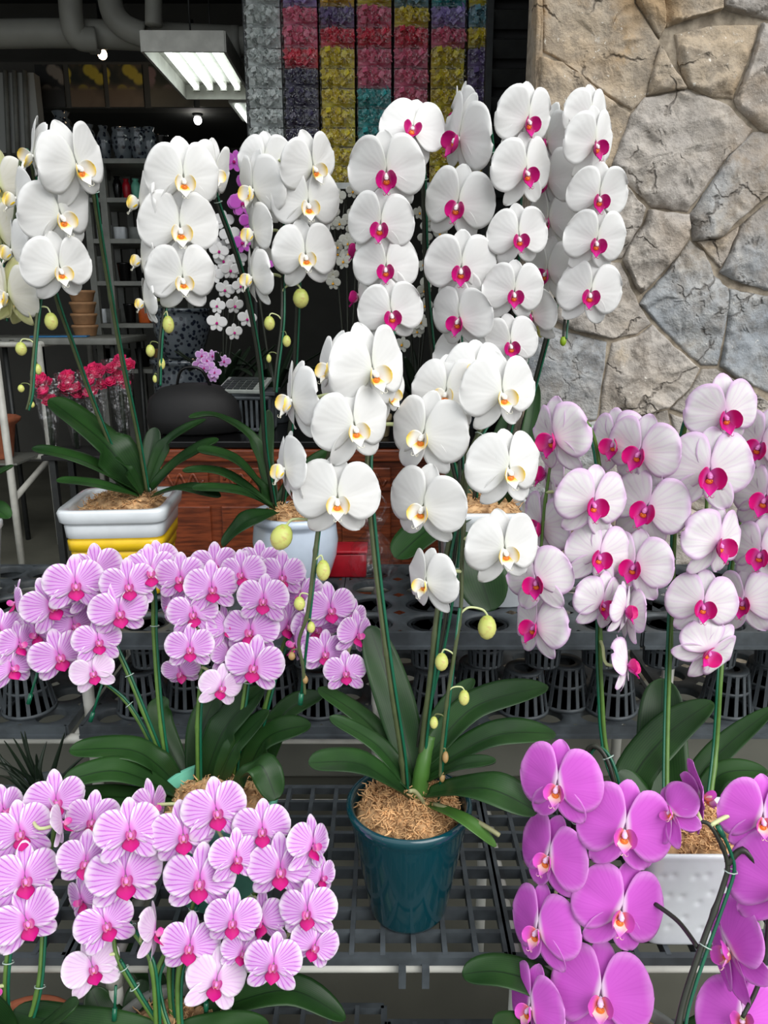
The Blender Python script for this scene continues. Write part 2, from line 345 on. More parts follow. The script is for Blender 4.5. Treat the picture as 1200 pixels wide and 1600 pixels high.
def spline(pts, per=8):
    pts = [V(p) for p in pts]; out = []
    for i in range(len(pts) - 1):
        a, b, c, d = pts[max(i - 1, 0)], pts[i], pts[i + 1], pts[min(i + 2, len(pts) - 1)]
        for k in range(per):
            t = k / per; out.append(.5 * ((2 * b) + (c - a) * t + (2 * a - 5 * b + 4 * c - d) * t * t + (3 * b - a - 3 * c + d) * t ** 3))
    out.append(pts[-1]); return out
ORD = ['', 'first', 'second', 'third', 'fourth', 'fifth', 'sixth', 'seventh', 'eighth', 'ninth', 'tenth', 'eleventh', 'twelfth', 'thirteenth', 'fourteenth', 'fifteenth', 'sixteenth', 'seventeenth', 'eighteenth', 'nineteenth', 'twentieth']
# ------------------------------------------------------------------ the setting
YW = 1.97                                    # face of the stone wall
mb = MB(); mb.box((.0, 3.0, -.05), (6, 6.5, .05)); struct('floor', mb, 'floor_grey')
mb = MB(); mb.box((0, -7.6, -.06), (14, 4.05, .05)); struct('trim_pavement', mb, 'pavement')
mb = MB(); mb.box((-.8, 4.45, 3.40), (2.6, 2.35, .05)); struct('ceiling', mb, 'ceiling_dark')
mb = MB(); mb.box((-.8, 6.35, 1.68), (2.6, .06, 1.68)); struct('wall_back', mb, 'dark_wall')
mb = MB(); mb.box((-3.34, 4.2, 1.68), (.06, 2.1, 1.68)); struct('wall_left', mb, 'dark_wall')
mb = MB(); mb.box((1.66, 4.35, 1.68), (.06, 1.95, 1.68)); struct('wall_right', mb, 'dark_wall')
mb = MB(); mb.box((-1.5, 2.2, 3.20), (1.9, .12, .2)); struct('trim_lintel', mb, 'dark_wall')
xl = P(838, 250, YW).x
wall = MB(); wall.box(((xl + 3.2) / 2, YW + .11, 1.7), ((3.2 - xl) / 2, .09, 1.7)); wall = struct('wall_stone', wall, 'mortar')
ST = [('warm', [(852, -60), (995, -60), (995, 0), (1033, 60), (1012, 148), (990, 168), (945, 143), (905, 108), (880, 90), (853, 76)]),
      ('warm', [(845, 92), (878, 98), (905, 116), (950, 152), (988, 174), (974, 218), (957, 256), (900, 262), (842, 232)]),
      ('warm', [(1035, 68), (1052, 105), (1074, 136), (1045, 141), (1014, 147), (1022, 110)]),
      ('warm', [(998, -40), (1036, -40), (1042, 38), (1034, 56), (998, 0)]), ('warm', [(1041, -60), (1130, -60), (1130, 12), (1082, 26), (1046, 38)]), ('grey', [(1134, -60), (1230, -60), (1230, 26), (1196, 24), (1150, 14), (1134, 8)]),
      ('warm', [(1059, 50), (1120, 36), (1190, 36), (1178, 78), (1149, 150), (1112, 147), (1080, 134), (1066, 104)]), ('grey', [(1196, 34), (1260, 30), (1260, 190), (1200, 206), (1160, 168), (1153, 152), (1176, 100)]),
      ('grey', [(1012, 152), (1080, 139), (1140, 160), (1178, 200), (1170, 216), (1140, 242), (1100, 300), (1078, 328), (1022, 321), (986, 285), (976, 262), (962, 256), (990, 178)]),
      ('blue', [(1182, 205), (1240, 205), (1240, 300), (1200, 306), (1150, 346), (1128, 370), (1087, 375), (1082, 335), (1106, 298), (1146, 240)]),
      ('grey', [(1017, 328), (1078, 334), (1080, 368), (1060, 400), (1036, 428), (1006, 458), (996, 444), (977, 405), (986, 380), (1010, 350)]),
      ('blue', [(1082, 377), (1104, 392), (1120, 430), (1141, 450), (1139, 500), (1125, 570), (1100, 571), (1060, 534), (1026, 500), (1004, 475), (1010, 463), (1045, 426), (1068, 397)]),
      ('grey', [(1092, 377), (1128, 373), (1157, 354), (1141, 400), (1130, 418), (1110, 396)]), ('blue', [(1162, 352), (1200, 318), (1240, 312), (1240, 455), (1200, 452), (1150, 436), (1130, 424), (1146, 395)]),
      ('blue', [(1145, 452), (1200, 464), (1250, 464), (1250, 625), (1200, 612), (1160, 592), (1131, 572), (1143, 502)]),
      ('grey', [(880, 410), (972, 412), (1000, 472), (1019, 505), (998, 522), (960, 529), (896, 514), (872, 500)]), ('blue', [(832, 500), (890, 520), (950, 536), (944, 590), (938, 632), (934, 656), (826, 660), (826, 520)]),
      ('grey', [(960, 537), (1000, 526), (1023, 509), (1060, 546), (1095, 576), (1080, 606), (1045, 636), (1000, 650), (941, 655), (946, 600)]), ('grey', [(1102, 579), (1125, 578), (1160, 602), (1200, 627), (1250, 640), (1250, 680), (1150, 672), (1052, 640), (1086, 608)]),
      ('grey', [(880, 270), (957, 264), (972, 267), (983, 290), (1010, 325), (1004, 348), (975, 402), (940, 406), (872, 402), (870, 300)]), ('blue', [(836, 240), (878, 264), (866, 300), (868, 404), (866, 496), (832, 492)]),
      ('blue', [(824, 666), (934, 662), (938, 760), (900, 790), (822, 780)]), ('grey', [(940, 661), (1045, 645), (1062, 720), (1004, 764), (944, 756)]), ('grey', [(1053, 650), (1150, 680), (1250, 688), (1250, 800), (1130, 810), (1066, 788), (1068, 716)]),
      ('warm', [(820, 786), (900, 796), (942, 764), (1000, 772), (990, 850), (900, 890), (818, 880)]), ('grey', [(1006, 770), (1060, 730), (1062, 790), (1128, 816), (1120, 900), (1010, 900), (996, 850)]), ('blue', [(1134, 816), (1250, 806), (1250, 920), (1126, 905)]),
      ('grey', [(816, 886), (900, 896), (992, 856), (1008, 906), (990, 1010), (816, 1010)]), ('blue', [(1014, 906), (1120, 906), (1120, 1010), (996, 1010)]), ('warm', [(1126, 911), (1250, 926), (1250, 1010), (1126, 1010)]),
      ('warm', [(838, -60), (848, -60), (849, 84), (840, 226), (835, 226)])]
rn = random.Random(11); gx0 = P(1252, 478, YW).x; xs = [gx0 + .30 * k for k in range(6)]; zs = [.25 + .28 * k for k in range(11)]     # the wall goes on to the right, out of frame
PT = {(i, k): (xs[i] + (rn.uniform(-.07, .07) if i else 0), zs[k] + rn.uniform(-.06, .06)) for i in range(6) for k in range(11)}
stones = [(kd, [(P(x, y, YW).x, P(x, y, YW).z) for x, y in poly]) for kd, poly in ST]
for i in range(5):
    for k in range(10):
        q = [PT[i, k], PT[i + 1, k], PT[i + 1, k + 1], PT[i, k + 1]]; cx = sum(a for a, b in q) / 4; cz = sum(b for a, b in q) / 4
        stones.append((rn.choice(['grey', 'blue', 'warm']), [(cx + (a - cx) * .96, cz + (b - cz) * .96) for a, b in q]))
zt0 = P(900, -66, YW).z; nx_ = 4; XS = [xl + .03 + (gx0 - xl - .05) * i / nx_ for i in range(nx_ + 1)]; ZS = [zt0 + .01 + .27 * k for k in range(5)]     # and above the frame
QT = {(i, k): (XS[i] + (rn.uniform(-.05, .05) if 0 < i < nx_ else 0), ZS[k] + (rn.uniform(-.05, .05) if k else 0)) for i in range(nx_ + 1) for k in range(5)}
for i in range(nx_):
    for k in range(4):
        q = [QT[i, k], QT[i + 1, k], QT[i + 1, k + 1], QT[i, k + 1]]; cx = sum(a for a, b in q) / 4; cz = sum(b for a, b in q) / 4
        stones.append((rn.choice(['grey', 'warm', 'warm']), [(cx + (a - cx) * .95, cz + (b - cz) * .95) for a, b in q]))
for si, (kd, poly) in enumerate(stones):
    ar = sum(poly[i][0] * poly[(i + 1) % len(poly)][1] - poly[(i + 1) % len(poly)][0] * poly[i][1] for i in range(len(poly)))
    if ar < 0: poly = poly[::-1]
    cx = sum(a for a, b in poly) / len(poly); cz = sum(b for a, b in poly) / len(poly); bd = []
    big = abs(ar) > .012 and si < len(ST)
    sub = 14 if big else 4; K = 16 if big else 6
    for i in range(len(poly)):
        a, b = poly[i], poly[(i + 1) % len(poly)]
        for k in range(sub):
            t = k / sub; x, z = a[0] + (b[0] - a[0]) * t, a[1] + (b[1] - a[1]) * t
            n1 = noise.noise(V((x * 9, z * 9, si))); n2 = noise.noise(V((x * 42, z * 42, si + 5)))
            f = 1.024 + .024 * n1 + .026 * n2; bd.append((cx + (x - cx) * f, cz + (z - cz) * f))
    mb = MB(); N = len(bd); tl = V((rn.uniform(-.08, .08), rn.uniform(-.08, .08))); D = rn.uniform(.012, .026)
    pl = [(V((rn.gauss(0, 1), rn.gauss(0, 1))).normalized(), rn.uniform(.03, .11), rn.uniform(.15, .5)) for _ in range(4)]
    def hgt(x, z, r):
        h = D * (1 - r ** (70 if noise.noise(V((x * 7, z * 7, si + 2))) > -.1 else 14)) + tl.x * (x - cx) + tl.y * (z - cz)
        for d, off, sl in pl: h -= max(0, d.x * (x - cx) + d.y * (z - cz) - off + .03 * noise.noise(V((x * 14, z * 14, si)))) * sl
        q = V((x * 6, z * 6, si * 3.7)); h += .014 * noise.noise(q) * (1 - r ** 14)
        rg = 1 - abs(noise.noise(V((x * 11 + 3, z * 17, si * 1.3)))) * 2; h += .010 * max(0, rg - .45) - .006 * (1 if noise.noise(V((x * 8, z * 8, si * 2.1 + 9))) > .16 else 0) * (1 - r ** 10)
        h += .005 * noise.noise(V((x * 34, z * 34, si))) + .004 * abs(noise.noise(V((x * 60, z * 40, si))))
        return max(h, .007 * (1 - r ** 60))
    mb.v.append(V((cx, YW + .02 - hgt(cx, cz, 0), cz)))
    for i in range(1, K + 1):
        r = 1 - (1 - i / K) ** 2.1
        for (x, z) in bd:
            X, Z = cx + (x - cx) * r, cz + (z - cz) * r; mb.v.append(V((X, YW + .02 - hgt(X, Z, r), Z)))
    for (x, z) in bd: mb.v.append(V((x, YW + .05, z)))
    for j in range(N): mb.quad((0, 1 + j, 1 + (j + 1) % N))
    for i in range(K):
        for j in range(N): a, b = 1 + i * N + j, 1 + i * N + (j + 1) % N; mb.quad((a, a + N, b + N, b))
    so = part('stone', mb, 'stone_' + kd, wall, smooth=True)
# ------------------------------------------------------------------ benches and trays
L1, L2, L0, LM = .39, .632, .13, .42           # heights: grid bench, seedling trays, low shelf, tray under the seedling trays
def grid_panel(x0, x1, y0, y1, zt, label, cell=.044, group=None, lugs=True):
    g = empty('grid_panel', ((x0 + x1) / 2, (y0 + y1) / 2, zt - .03), label, 'bench top', group); bw, bh = .007, .018
    fr = MB()
    for (a, b) in (((x0, y0), (x1, y0)), ((x0, y1), (x1, y1)), ((x0, y0), (x0, y1)), ((x1, y0), (x1, y1))): fr.bar((a[0], a[1], zt - .0065), (b[0], b[1], zt - .0065), .010, .013)
    if lugs:
        for k in (.22, .785):
            x = x0 + (x1 - x0) * k
            for s_ in (-.016, .016): fr.box((x + s_, y0 - .010, zt - .026), (.005, .005, .016))
    part('frame', fr, 'black_plastic', g, False)
    nx, ny = max(2, round((x1 - x0) / cell)), max(2, round((y1 - y0) / cell)); a = MB(); a.box((0, 0, 0), ((x1 - x0) / 2, bw / 2, bh / 2)); ma = a.mesh('slat', 'black_plastic', False); b = MB(); b.box((0, 0, 0), (bw / 2, (y1 - y0) / 2, bh / 2)); mbm = b.mesh('slat', 'black_plastic', False)
    for k in range(1, ny): link('slat', ma, g, Matrix.Translation(((x0 + x1) / 2, y0 + (y1 - y0) * k / ny, zt - bh / 2 - .0005)))
    for k in range(1, nx): link('slat', mbm, g, Matrix.Translation((x0 + (x1 - x0) * k / nx, (y0 + y1) / 2, zt - bh / 2 + .0005)))
    return g
Y0, Y1 = .862, 1.245; sx_ = P(766, 1400, 1.05).x
grid_panel(sx_ - .605, sx_ - .003, Y0, Y1, L1, 'black plastic grid bench top under the teal pot')
grid_panel(sx_ + .003, sx_ + .605, Y0, Y1, L1, 'black plastic grid bench top under the dimpled white pot')
grid_panel(sx_ - 1.215, sx_ - .611, Y0, Y1, L1, 'black plastic grid bench top at the left, mostly hidden by lilac orchids')
grid_panel(-.62, .0, .48, 1.02, L0, 'low black grid shelf at the bottom left edge', .045, None, False); grid_panel(.006, .62, .48, .99, L0, 'low black grid shelf under the purple orchids', .045, None, False)
def frame(x0, x1, y0, y1, z, label, r=.011, legs=None, low=None, mat='white_paint', extra=()):
    f = empty('pipe_bench_frame', ((x0 + x1) / 2, (y0 + y1) / 2, 0), label, 'bench')
    def rail(a, b):
        m = MB(); m.tube([a, (V(a) + V(b)) / 2, b], r, 10); part('rail', m, mat, f)
    rail((x0, y0, z), (x1, y0, z)); rail((x0, y1, z), (x1, y1, z))
    xs = legs or (x0, x1)
    for x in xs:
        rail((x, y0, z), (x, y1, z))
        for y in (y0, y1):
            m = MB(); m.tube([(x, y, 0), (x, y, z / 2), (x, y, z - .002)], r * 1.15, 10); m.tube([(x, y, z - .03), (x, y, z), (x, y, z + .002)], r * 1.5, 10); part('leg', m, mat, f)
    for zz in (low or []): rail((x0, y0, zz), (x1, y0, zz)); rail((x0, y1, zz), (x1, y1, zz))
    for e in extra: rail(*e)
    return f
frame(sx_ - 1.2, sx_ + .6, Y0 + .008, Y1 - .015, L1 - .0265, 'white pipe frame carrying the black grid bench tops', r=.0085, legs=(sx_ - 1.15, sx_ - .55, sx_ + .012, sx_ + .55))
frame(-.62, .62, .5, .97, L0 - .041, 'low white pipe frame under the bottom shelf', legs=(-.6, .003, .6))
TY0, TY1 = 1.395, 1.80
frame(-1.25, 1.3, TY0 + .10, TY1 - .02, L2 - .052, 'white pipe frame behind, carrying the black seedling trays', legs=(-1.25, -.635, -.015, .605, 1.235), low=[], mat='white_paint', extra=[((-1.25, TY0 + .02, LM - .034), (-.02, TY0 + .02, LM - .034)), ((-1.25, TY0 + .02, LM - .034), (-1.25, TY1 - .02, LM - .034)), ((-.635, TY0 + .02, LM - .034), (-.635, TY1 - .02, LM - .034)), ((-.015, TY0 + .02, LM - .034), (-.015, TY1 - .02, LM - .034))])
def tray(x0, x1, y0, y1, zt, nx, ny, label, rad=.040, dep=.03):
    t = empty('seedling_tray', ((x0 + x1) / 2, (y0 + y1) / 2, zt - dep), label, 'tray'); mb = MB(); n = 24; cx_, cy_ = (x1 - x0) / nx, (y1 - y0) / ny
    for i in range(nx):
        for j in range(ny):
            c = V((x0 + cx_ * (i + .5), y0 + cy_ * (j + .5), zt)); k = len(mb.v)
            for q in range(n):
                a = 2 * math.pi * (q + .5) / n; ca, sa = math.cos(a), math.sin(a); s_ = 1 / max(abs(ca), abs(sa)); rr = min(rad, .44 * min(cx_, cy_))
                mb.v.append(c + V((ca * s_ * cx_ / 2, sa * s_ * cy_ / 2, 0))); mb.v.append(c + V((ca * rr * 1.06, sa * rr * 1.06, 0))); mb.v.append(c + V((ca * rr, sa * rr, -.004))); mb.v.append(c + V((ca * rr * .97, sa * rr * .97, -.016)))
            for q in range(n):
                a, b = k + q * 4, k + ((q + 1) % n) * 4
                for d in range(3): mb.quad((a + d, b + d, b + d + 1, a + d + 1))
    part('hole_plate', mb, 'black_plastic', t)
    rm = MB(); rr = .008
    for (a, b) in (((x0, y0), (x1, y0)), ((x0, y1), (x1, y1)), ((x0, y0), (x0, y1)), ((x1, y0), (x1, y1))): rm.bar((a[0], a[1], zt - dep / 2 + .001), (b[0], b[1], zt - dep / 2 + .001), .008, dep)
    for (a, b) in (((x0, y0), (x1, y0)), ((x0, y1), (x1, y1))): rm.bar((a[0], a[1] - .004 if a[1] == y0 else a[1] + .004, zt - dep + .002), (b[0], b[1] - .004 if b[1] == y0 else b[1] + .004, zt - dep + .002), .018, .006)
    part('rim', rm, 'black_plastic', t, False); return t, cx_, cy_
NETL = {}
def net_pot(c, r0, r1, h, label, group, down=False, n=16):
    """slatted net pot: rim of radius r0, base r1; hangs down from its rim or stands on it upside down"""
    key = (round(r0, 4), round(r1, 4), round(h, 4), down)
    s_ = -1 if not down else 1
    if key not in NETL:
        a = MB(); a.lathe([(r0 + .004, 0), (r0 + .004, s_ * .008), (r0, s_ * .008), (r0 - .002, 0), (r0 + .004, 0)], (0, 0, 0), 28)
        zb = s_ * h; zm = s_ * h * .55; rm_ = r0 + (r1 - r0) * .55
        b = MB(); b.lathe([(r1 + .001, zb - s_ * .006), (r1, zb), (r1 * .55, zb), (r1 * .55, zb - s_ * .004), (r1 - .003, zb - s_ * .006), (r1 + .001, zb - s_ * .006)], (0, 0, 0), 28)
        g = MB(); g.lathe([(rm_ + .0015, zm - .003), (rm_ + .0015, zm + .003), (rm_ - .0015, zm + .003), (rm_ - .0015, zm - .003), (rm_ + .0015, zm - .003)], (0, 0, 0), 28)
        v = MB(); v.bar((r0, 0, s_ * .006), (r1, 0, zb - s_ * .003), .0075, .003)
        NETL[key] = (a.mesh('rim', 'black_plastic'), b.mesh('base', 'black_plastic'), g.mesh('band', 'black_plastic'), v.mesh('rib', 'black_plastic', False))
    p = empty('net_pot', c, label, 'net pot', group); M = Matrix.Translation(c); L = NETL[key]
    for nm, me in zip(('rim', 'base', 'band'), L): link(nm, me, p, M)
    for k in range(n): link('rib', L[3], p, M @ Matrix.Rotation(2 * math.pi * k / n, 4, 'Z'))
    return p
TX = [(-1.27, -.655), (-.645, -.095), (-.085, .50), (.51, 1.2)]; TN = [6, 5, 5, 6]
names = ['at the far left', 'behind the lilac orchids', 'right of the teal orchid stems', 'under the pinkish-white flowers at the right']
for ti, ((a, b), nx) in enumerate(zip(TX, TN)):
    t, cx_, cy_ = tray(a, b, TY0, TY1, L2, nx, 4, 'black plastic seedling tray with round holes, ' + names[ti], rad=.046)
    for j in range(2):
        for i in range(nx):
            if ti == 0 and i < 1: continue
            rr = .44 * min(cx_, cy_) * .96
            net_pot(V((a + cx_ * (i + .5), TY0 + cy_ * (j + .5), L2 - .005)), rr - .005, rr * .78, .085, 'net pot, %s row, %s from left, in the tray %s' % (('front', 'second')[j], ORD[i + 1], ('at far left', 'behind the lilac orchids', 'by the teal orchid', 'at the right')[ti]), 'net pots hanging in the trays')
TB = [(-1.235, -.65), (-.62, -.03), (0, .59), (.62, 1.22)]
for ti, (a, b) in enumerate(TB):
    t, cx_, cy_ = tray(a, b, TY0 + .01, TY1 - .03, LM, 6, 4, 'lower black tray holding upturned net pots, %s of four from the left' % ORD[ti + 1], rad=.030, dep=.02)
    for i in range(5):
        net_pot(V((a + .06 + (b - a - .12) * (i + .5) / 5 , TY0 + .085 + .03 * (i % 2), LM)), .052, .038, .095, 'upturned net pot, %s from the left on the %s lower tray' % (ORD[i + 1], ORD[ti + 1]), 'upturned net pots on the lower trays', True)
mb = MB(); mb.box((0, 1.95, .11), (1.35, .10, .11), None, 0, .008); struct('trim_step', mb, 'concrete')
# odds and ends on the seedling trays
mb = MB(); c = V((P(583, 880, 1.70).x, 1.70, L2)); rn = random.Random(2)
mb.lathe([(.035, 0), (.05, .02), (.055, .05), (.045, .085), (.022, .11), (.016, .12), (.03, .14), (.034, .155)], c, 22, disp=lambda x, y, z, i, j: (x * (1 + .16 * math.sin(j * 2.1 + i)), y * (1 + .16 * math.cos(j * 1.7 + i * 2)))); bg_ = empty('plastic_bag', c, 'knotted clear plastic bag on the seedling tray beside the teal orchid stems', 'bag'); part('bag', mb, 'wrap_film', bg_)
for s_ in (-1, 1):
    m = MB(); m.tube(spline([c + V((s_ * .012, 0, .14)), c + V((s_ * .03, 0, .18)), c + V((s_ * .008, 0, .205)), c + V((s_ * -.004, 0, .15))], 5), .003, 6); part('handle', m, 'wrap_film', bg_)
mb = MB(); c = V((P(540, 880, 1.74).x, 1.74, L2)); mb.box(c + V((0, 0, .03)), (.05, .035, .03), None, 0, .006); mb.box(c + V((0, 0, .064)), (.053, .038, .004), None, 0, .003); thing('plastic_box', mb, 'red_plastic', 'red plastic box behind the blue-white pot on the tray', 'box')
# ------------------------------------------------------------------ flowers
def prof_round(u, a=.46, b0=.24):
    if u < a: return b0 + (1 - b0) * math.sin(math.pi / 2 * (u / a)) ** .85
    return max(.03, 1 - ((u - a) / (1 - a)) ** 2.3) ** .5
def prof_oval(u, a=.52, b0=.30):
    if u < a: return b0 + (1 - b0) * math.sin(math.pi / 2 * u / a)
    return max(.03, 1 - ((u - a) / (1 - a)) ** 2.0) ** .52
def prof_lip(u, a=.38, b0=.28):
    if u < a: return b0 + (1 - b0) * math.sin(math.pi / 2 * u / a)
    return max(.02, 1 - ((u - a) / (1 - a)) ** 1.15)
def prof_sep(u): return prof_oval(u, .5, .34) * (1 - .12 * u)
def petal(mb, L, Wd, ang, org, prof, tilt=0, cu=0, cv=0, rip=0, seed=0, up=1., lo=1., nu=12, nv=6, th=.006, m=0, curl=0, side=1, M=None, thr=0):
    """ang: degrees clockwise from straight up, in the flower's plane; cu bends the tip back, cv cups the width."""
    A = Matrix.Rotation(R(-ang), 3, 'Z') @ Matrix.Rotation(R(tilt), 3, 'X')
    if M is not None: A = M
    org = V(org)
    def fn(u, v):
        hw = prof(u) * Wd / 2 * (up if v * side < 0 else lo)
        x = v * hw; y = u * L
        z = -cu * u * u * L + cv * v * v * hw - curl * max(0, u - .7) ** 2 * L
        z += rip * L * u * math.sin(seed * 2.1 + v * 3.3 + u * 4.) * (abs(v) ** 1.5) + rip * .5 * L * math.sin(seed + u * 7 + v * 2) * u
        z -= thr * (1 - abs(v)) ** 3 * Wd * u * (1 - u)
        return A @ V((x, y, z)) + org
    mb.sheet(fn, nu, nv, th, m, fan=lambda u, v: (v * prof(u) * Wd / 2 * (up if v * side < 0 else lo) / L, u))
def M_dir(d, n):      # frame whose Y runs along d and whose Z leans to n
    y = V(d).normalized(); z = V(n); z = (z - y * z.dot(y)).normalized(); x = y.cross(z); return Matrix((x, y, z)).transposed()
KIND = dict(
    yellow=dict(pet='petal_white', sep='petal_white', lip=['lobe_yellow_tip', 'lip_white_yellow', 'callus_orange', 'lobe_white_yellow'], col='column_white', style='big'),
    ivory=dict(pet='petal_ivory', sep='petal_green', lip=['lobe_yellow_tip', 'lip_white_yellow', 'callus_yellow', 'lobe_white_yellow'], col='column_white', style='big'),
    magenta=dict(pet='petal_white', sep='petal_white', lip=['lobe_magenta', 'lip_magenta', 'callus_orange', 'lip_magenta'], col='column_white', style='big'),
    blush=dict(pet='petal_blush', sep='petal_blush', lip=['lobe_cerise', 'lip_cerise', 'callus_orange', 'lip_cerise'], col='column_pink', style='blush'),
    lilac=dict(pet='petal_lilac', sep='petal_lilac', lip=['lobe_lilac', 'lip_lilac', 'callus_cream', 'lip_lilac'], col='column_pink', style='small'),
    pale=dict(pet='petal_pale_lilac', sep='petal_pale_lilac', lip=['lobe_lilac', 'lip_lilac', 'callus_cream', 'lip_lilac'], col='column_pink', style='small'),
    purple=dict(pet='petal_purple', sep='petal_purple', lip=['lobe_purple', 'lip_purple', 'callus_orange', 'lip_purple'], col='column_purple', style='huge'))
STY = dict(big=dict(pL=.50, pW=.70, pa=76, sL=.52, sW=.35, lL=.50, lW=.32, la=147, lip=1.32, rip=.055),
           huge=dict(pL=.50, pW=.74, pa=76, sL=.52, sW=.34, lL=.50, lW=.33, la=150, lip=1.2, rip=.035),
           blush=dict(pL=.50, pW=.70, pa=76, sL=.53, sW=.37, lL=.52, lW=.34, la=148, lip=1.55, rip=.075),
           small=dict(pL=.50, pW=.57, pa=76, sL=.52, sW=.30, lL=.53, lW=.32, la=136, lip=1.6, rip=.05))
def make_kind(kind, var):
    k = KIND[kind]; s = STY[k['style']]; rn = random.Random(hash_(kind) + var * 17); j = lambda a: rn.uniform(-a, a); out = {}
    for side in (-1, 1):
        mb = MB(); petal(mb, s['pL'] * (1 + j(.03)), s['pW'] * (1 + j(.04)), side * (s['pa'] + j(5)), (side * .02, .015, .012), prof_round, tilt=-7 + j(4), cu=.16 + j(.06), cv=-.06 + j(.08), rip=s['rip'], seed=rn.uniform(0, 9), up=1.12, lo=.98, nu=14, nv=7, side=side, thr=.10)
        out['petal%d' % side] = mb.mesh('petal', k['pet'])
        mb = MB(); petal(mb, s['lL'] * (1 + j(.04)), s['lW'], side * (s['la'] + j(5)), (side * .015, -.015, -.026), prof_sep, tilt=-5 + j(4), cu=.12 + j(.08), cv=.12 + j(.1), rip=.02, seed=rn.uniform(0, 9), nu=12, nv=5, curl=.4 + j(.4), thr=-.05)
        out['sepal%d' % side] = mb.mesh('sepal', k['sep'])
    mb = MB(); petal(mb, s['sL'] * (1 + j(.04)), s['sW'], j(4), (0, .01, -.030), prof_sep, tilt=-9 + j(4), cu=.08 + j(.08), cv=.10, rip=.02, seed=rn.uniform(0, 9), nu=12, nv=5, thr=-.06)
    out['sepal0'] = mb.mesh('sepal', k['sep'])
    # lip: two upright side lobes, a pointed mid lobe with two curled tendrils, a callus
    q = s['lip']; mb = MB()
    if k['style'] in ('big', 'blush', 'huge'):
        for sd_ in (-1, 1):
            d = V((sd_ * .78, .26, .60)); petal(mb, .150 * q, .165 * q, 0, (sd_ * .012, -.062, .02), lambda u: prof_round(u, .5, .55), cu=-.24, cv=.28, nu=9, nv=5, th=.006, m=0, M=M_dir(d, (-sd_ * .9, .05, .55)))
        d = V((0, -.76, .64))
        petal(mb, .150 * q, .150 * q, 0, (0, -.060, .03), lambda u: prof_lip(u, .36, .55), cu=-.15, cv=.45, nu=10, nv=5, th=.007, m=1, M=M_dir(d, (0, .6, .76)))
        tip = V((0, -.060, .03)) + d.normalized() * .143 * q + V((0, .012, .016))
        for sd_ in (-1, 1):
            pts = spline([tip + V((sd_ * .003, .0, -.008)), tip + V((sd_ * .022, -.016, .012)), tip + V((sd_ * .042, -.002, .022)), tip + V((sd_ * .040, .022, .012))], 4)
            mb.tube(pts, [.005 - .0036 * i / (len(pts) - 1) for i in range(len(pts))], 6, m=3)
        mb.ball((0, -.080, .066), (.044, .034, .026), 10, 6, m=2)
        for sd_ in (-1, 1): mb.ball((sd_ * .022, -.064, .078), (.015, .013, .018), 8, 5, m=2)
    else:
        for sd_ in (-1, 1):
            d = V((sd_ * .62, .42, .66)); petal(mb, .105 * q, .085 * q, 0, (sd_ * .014, -.055, .03), lambda u: prof_round(u, .55, .45), cu=-.3, cv=.3, nu=7, nv=4, th=.005, m=0, M=M_dir(d, (-sd_ * .9, .2, .35)))
        d = V((0, -.80, .60)); petal(mb, .155 * q, .165 * q, 0, (0, -.045, .03), lambda u: prof_lip(u, .45, .3) if u < .45 else max(.03, 1 - ((u - .45) / .55) ** 1.5), cu=-.1, cv=-.35, nu=9, nv=5, th=.006, m=1, M=M_dir(d, (0, .6, .8)))
        mb.ball((0, -.052, .062), (.026, .02, .02), 10, 6, m=2)
    out['lip'] = mb.mesh('lip', k['lip'])
    # column with its anther cap, the body of the flower
    mb = MB(); pts = [V((0, .0, -.03)), V((0, .0, .015)), V((0, -.008, .05)), V((0, -.022, .078)), V((0, -.034, .09))]
    mb.tube(pts, [.02, .026, .028, .033, .018], 10); mb.ball((0, -.03, .088), (.026, .02, .018), 10, 6)
    out['body'] = mb.mesh('flower', k['col']); return out
def hash_(s): return sum(ord(c) * (i + 3) for i, c in enumerate(s))
LIB = {}
def kindlib(kind, var):
    if (kind, var) not in LIB: LIB[(kind, var)] = make_kind(kind, var)
    return LIB[(kind, var)]
def cam_frame(p):
    n = (CP - p).normalized(); r = V((0, 0, 1)).cross(n).normalized(); u = n.cross(r); return Matrix((r, u, n)).transposed()
NFL = [0]
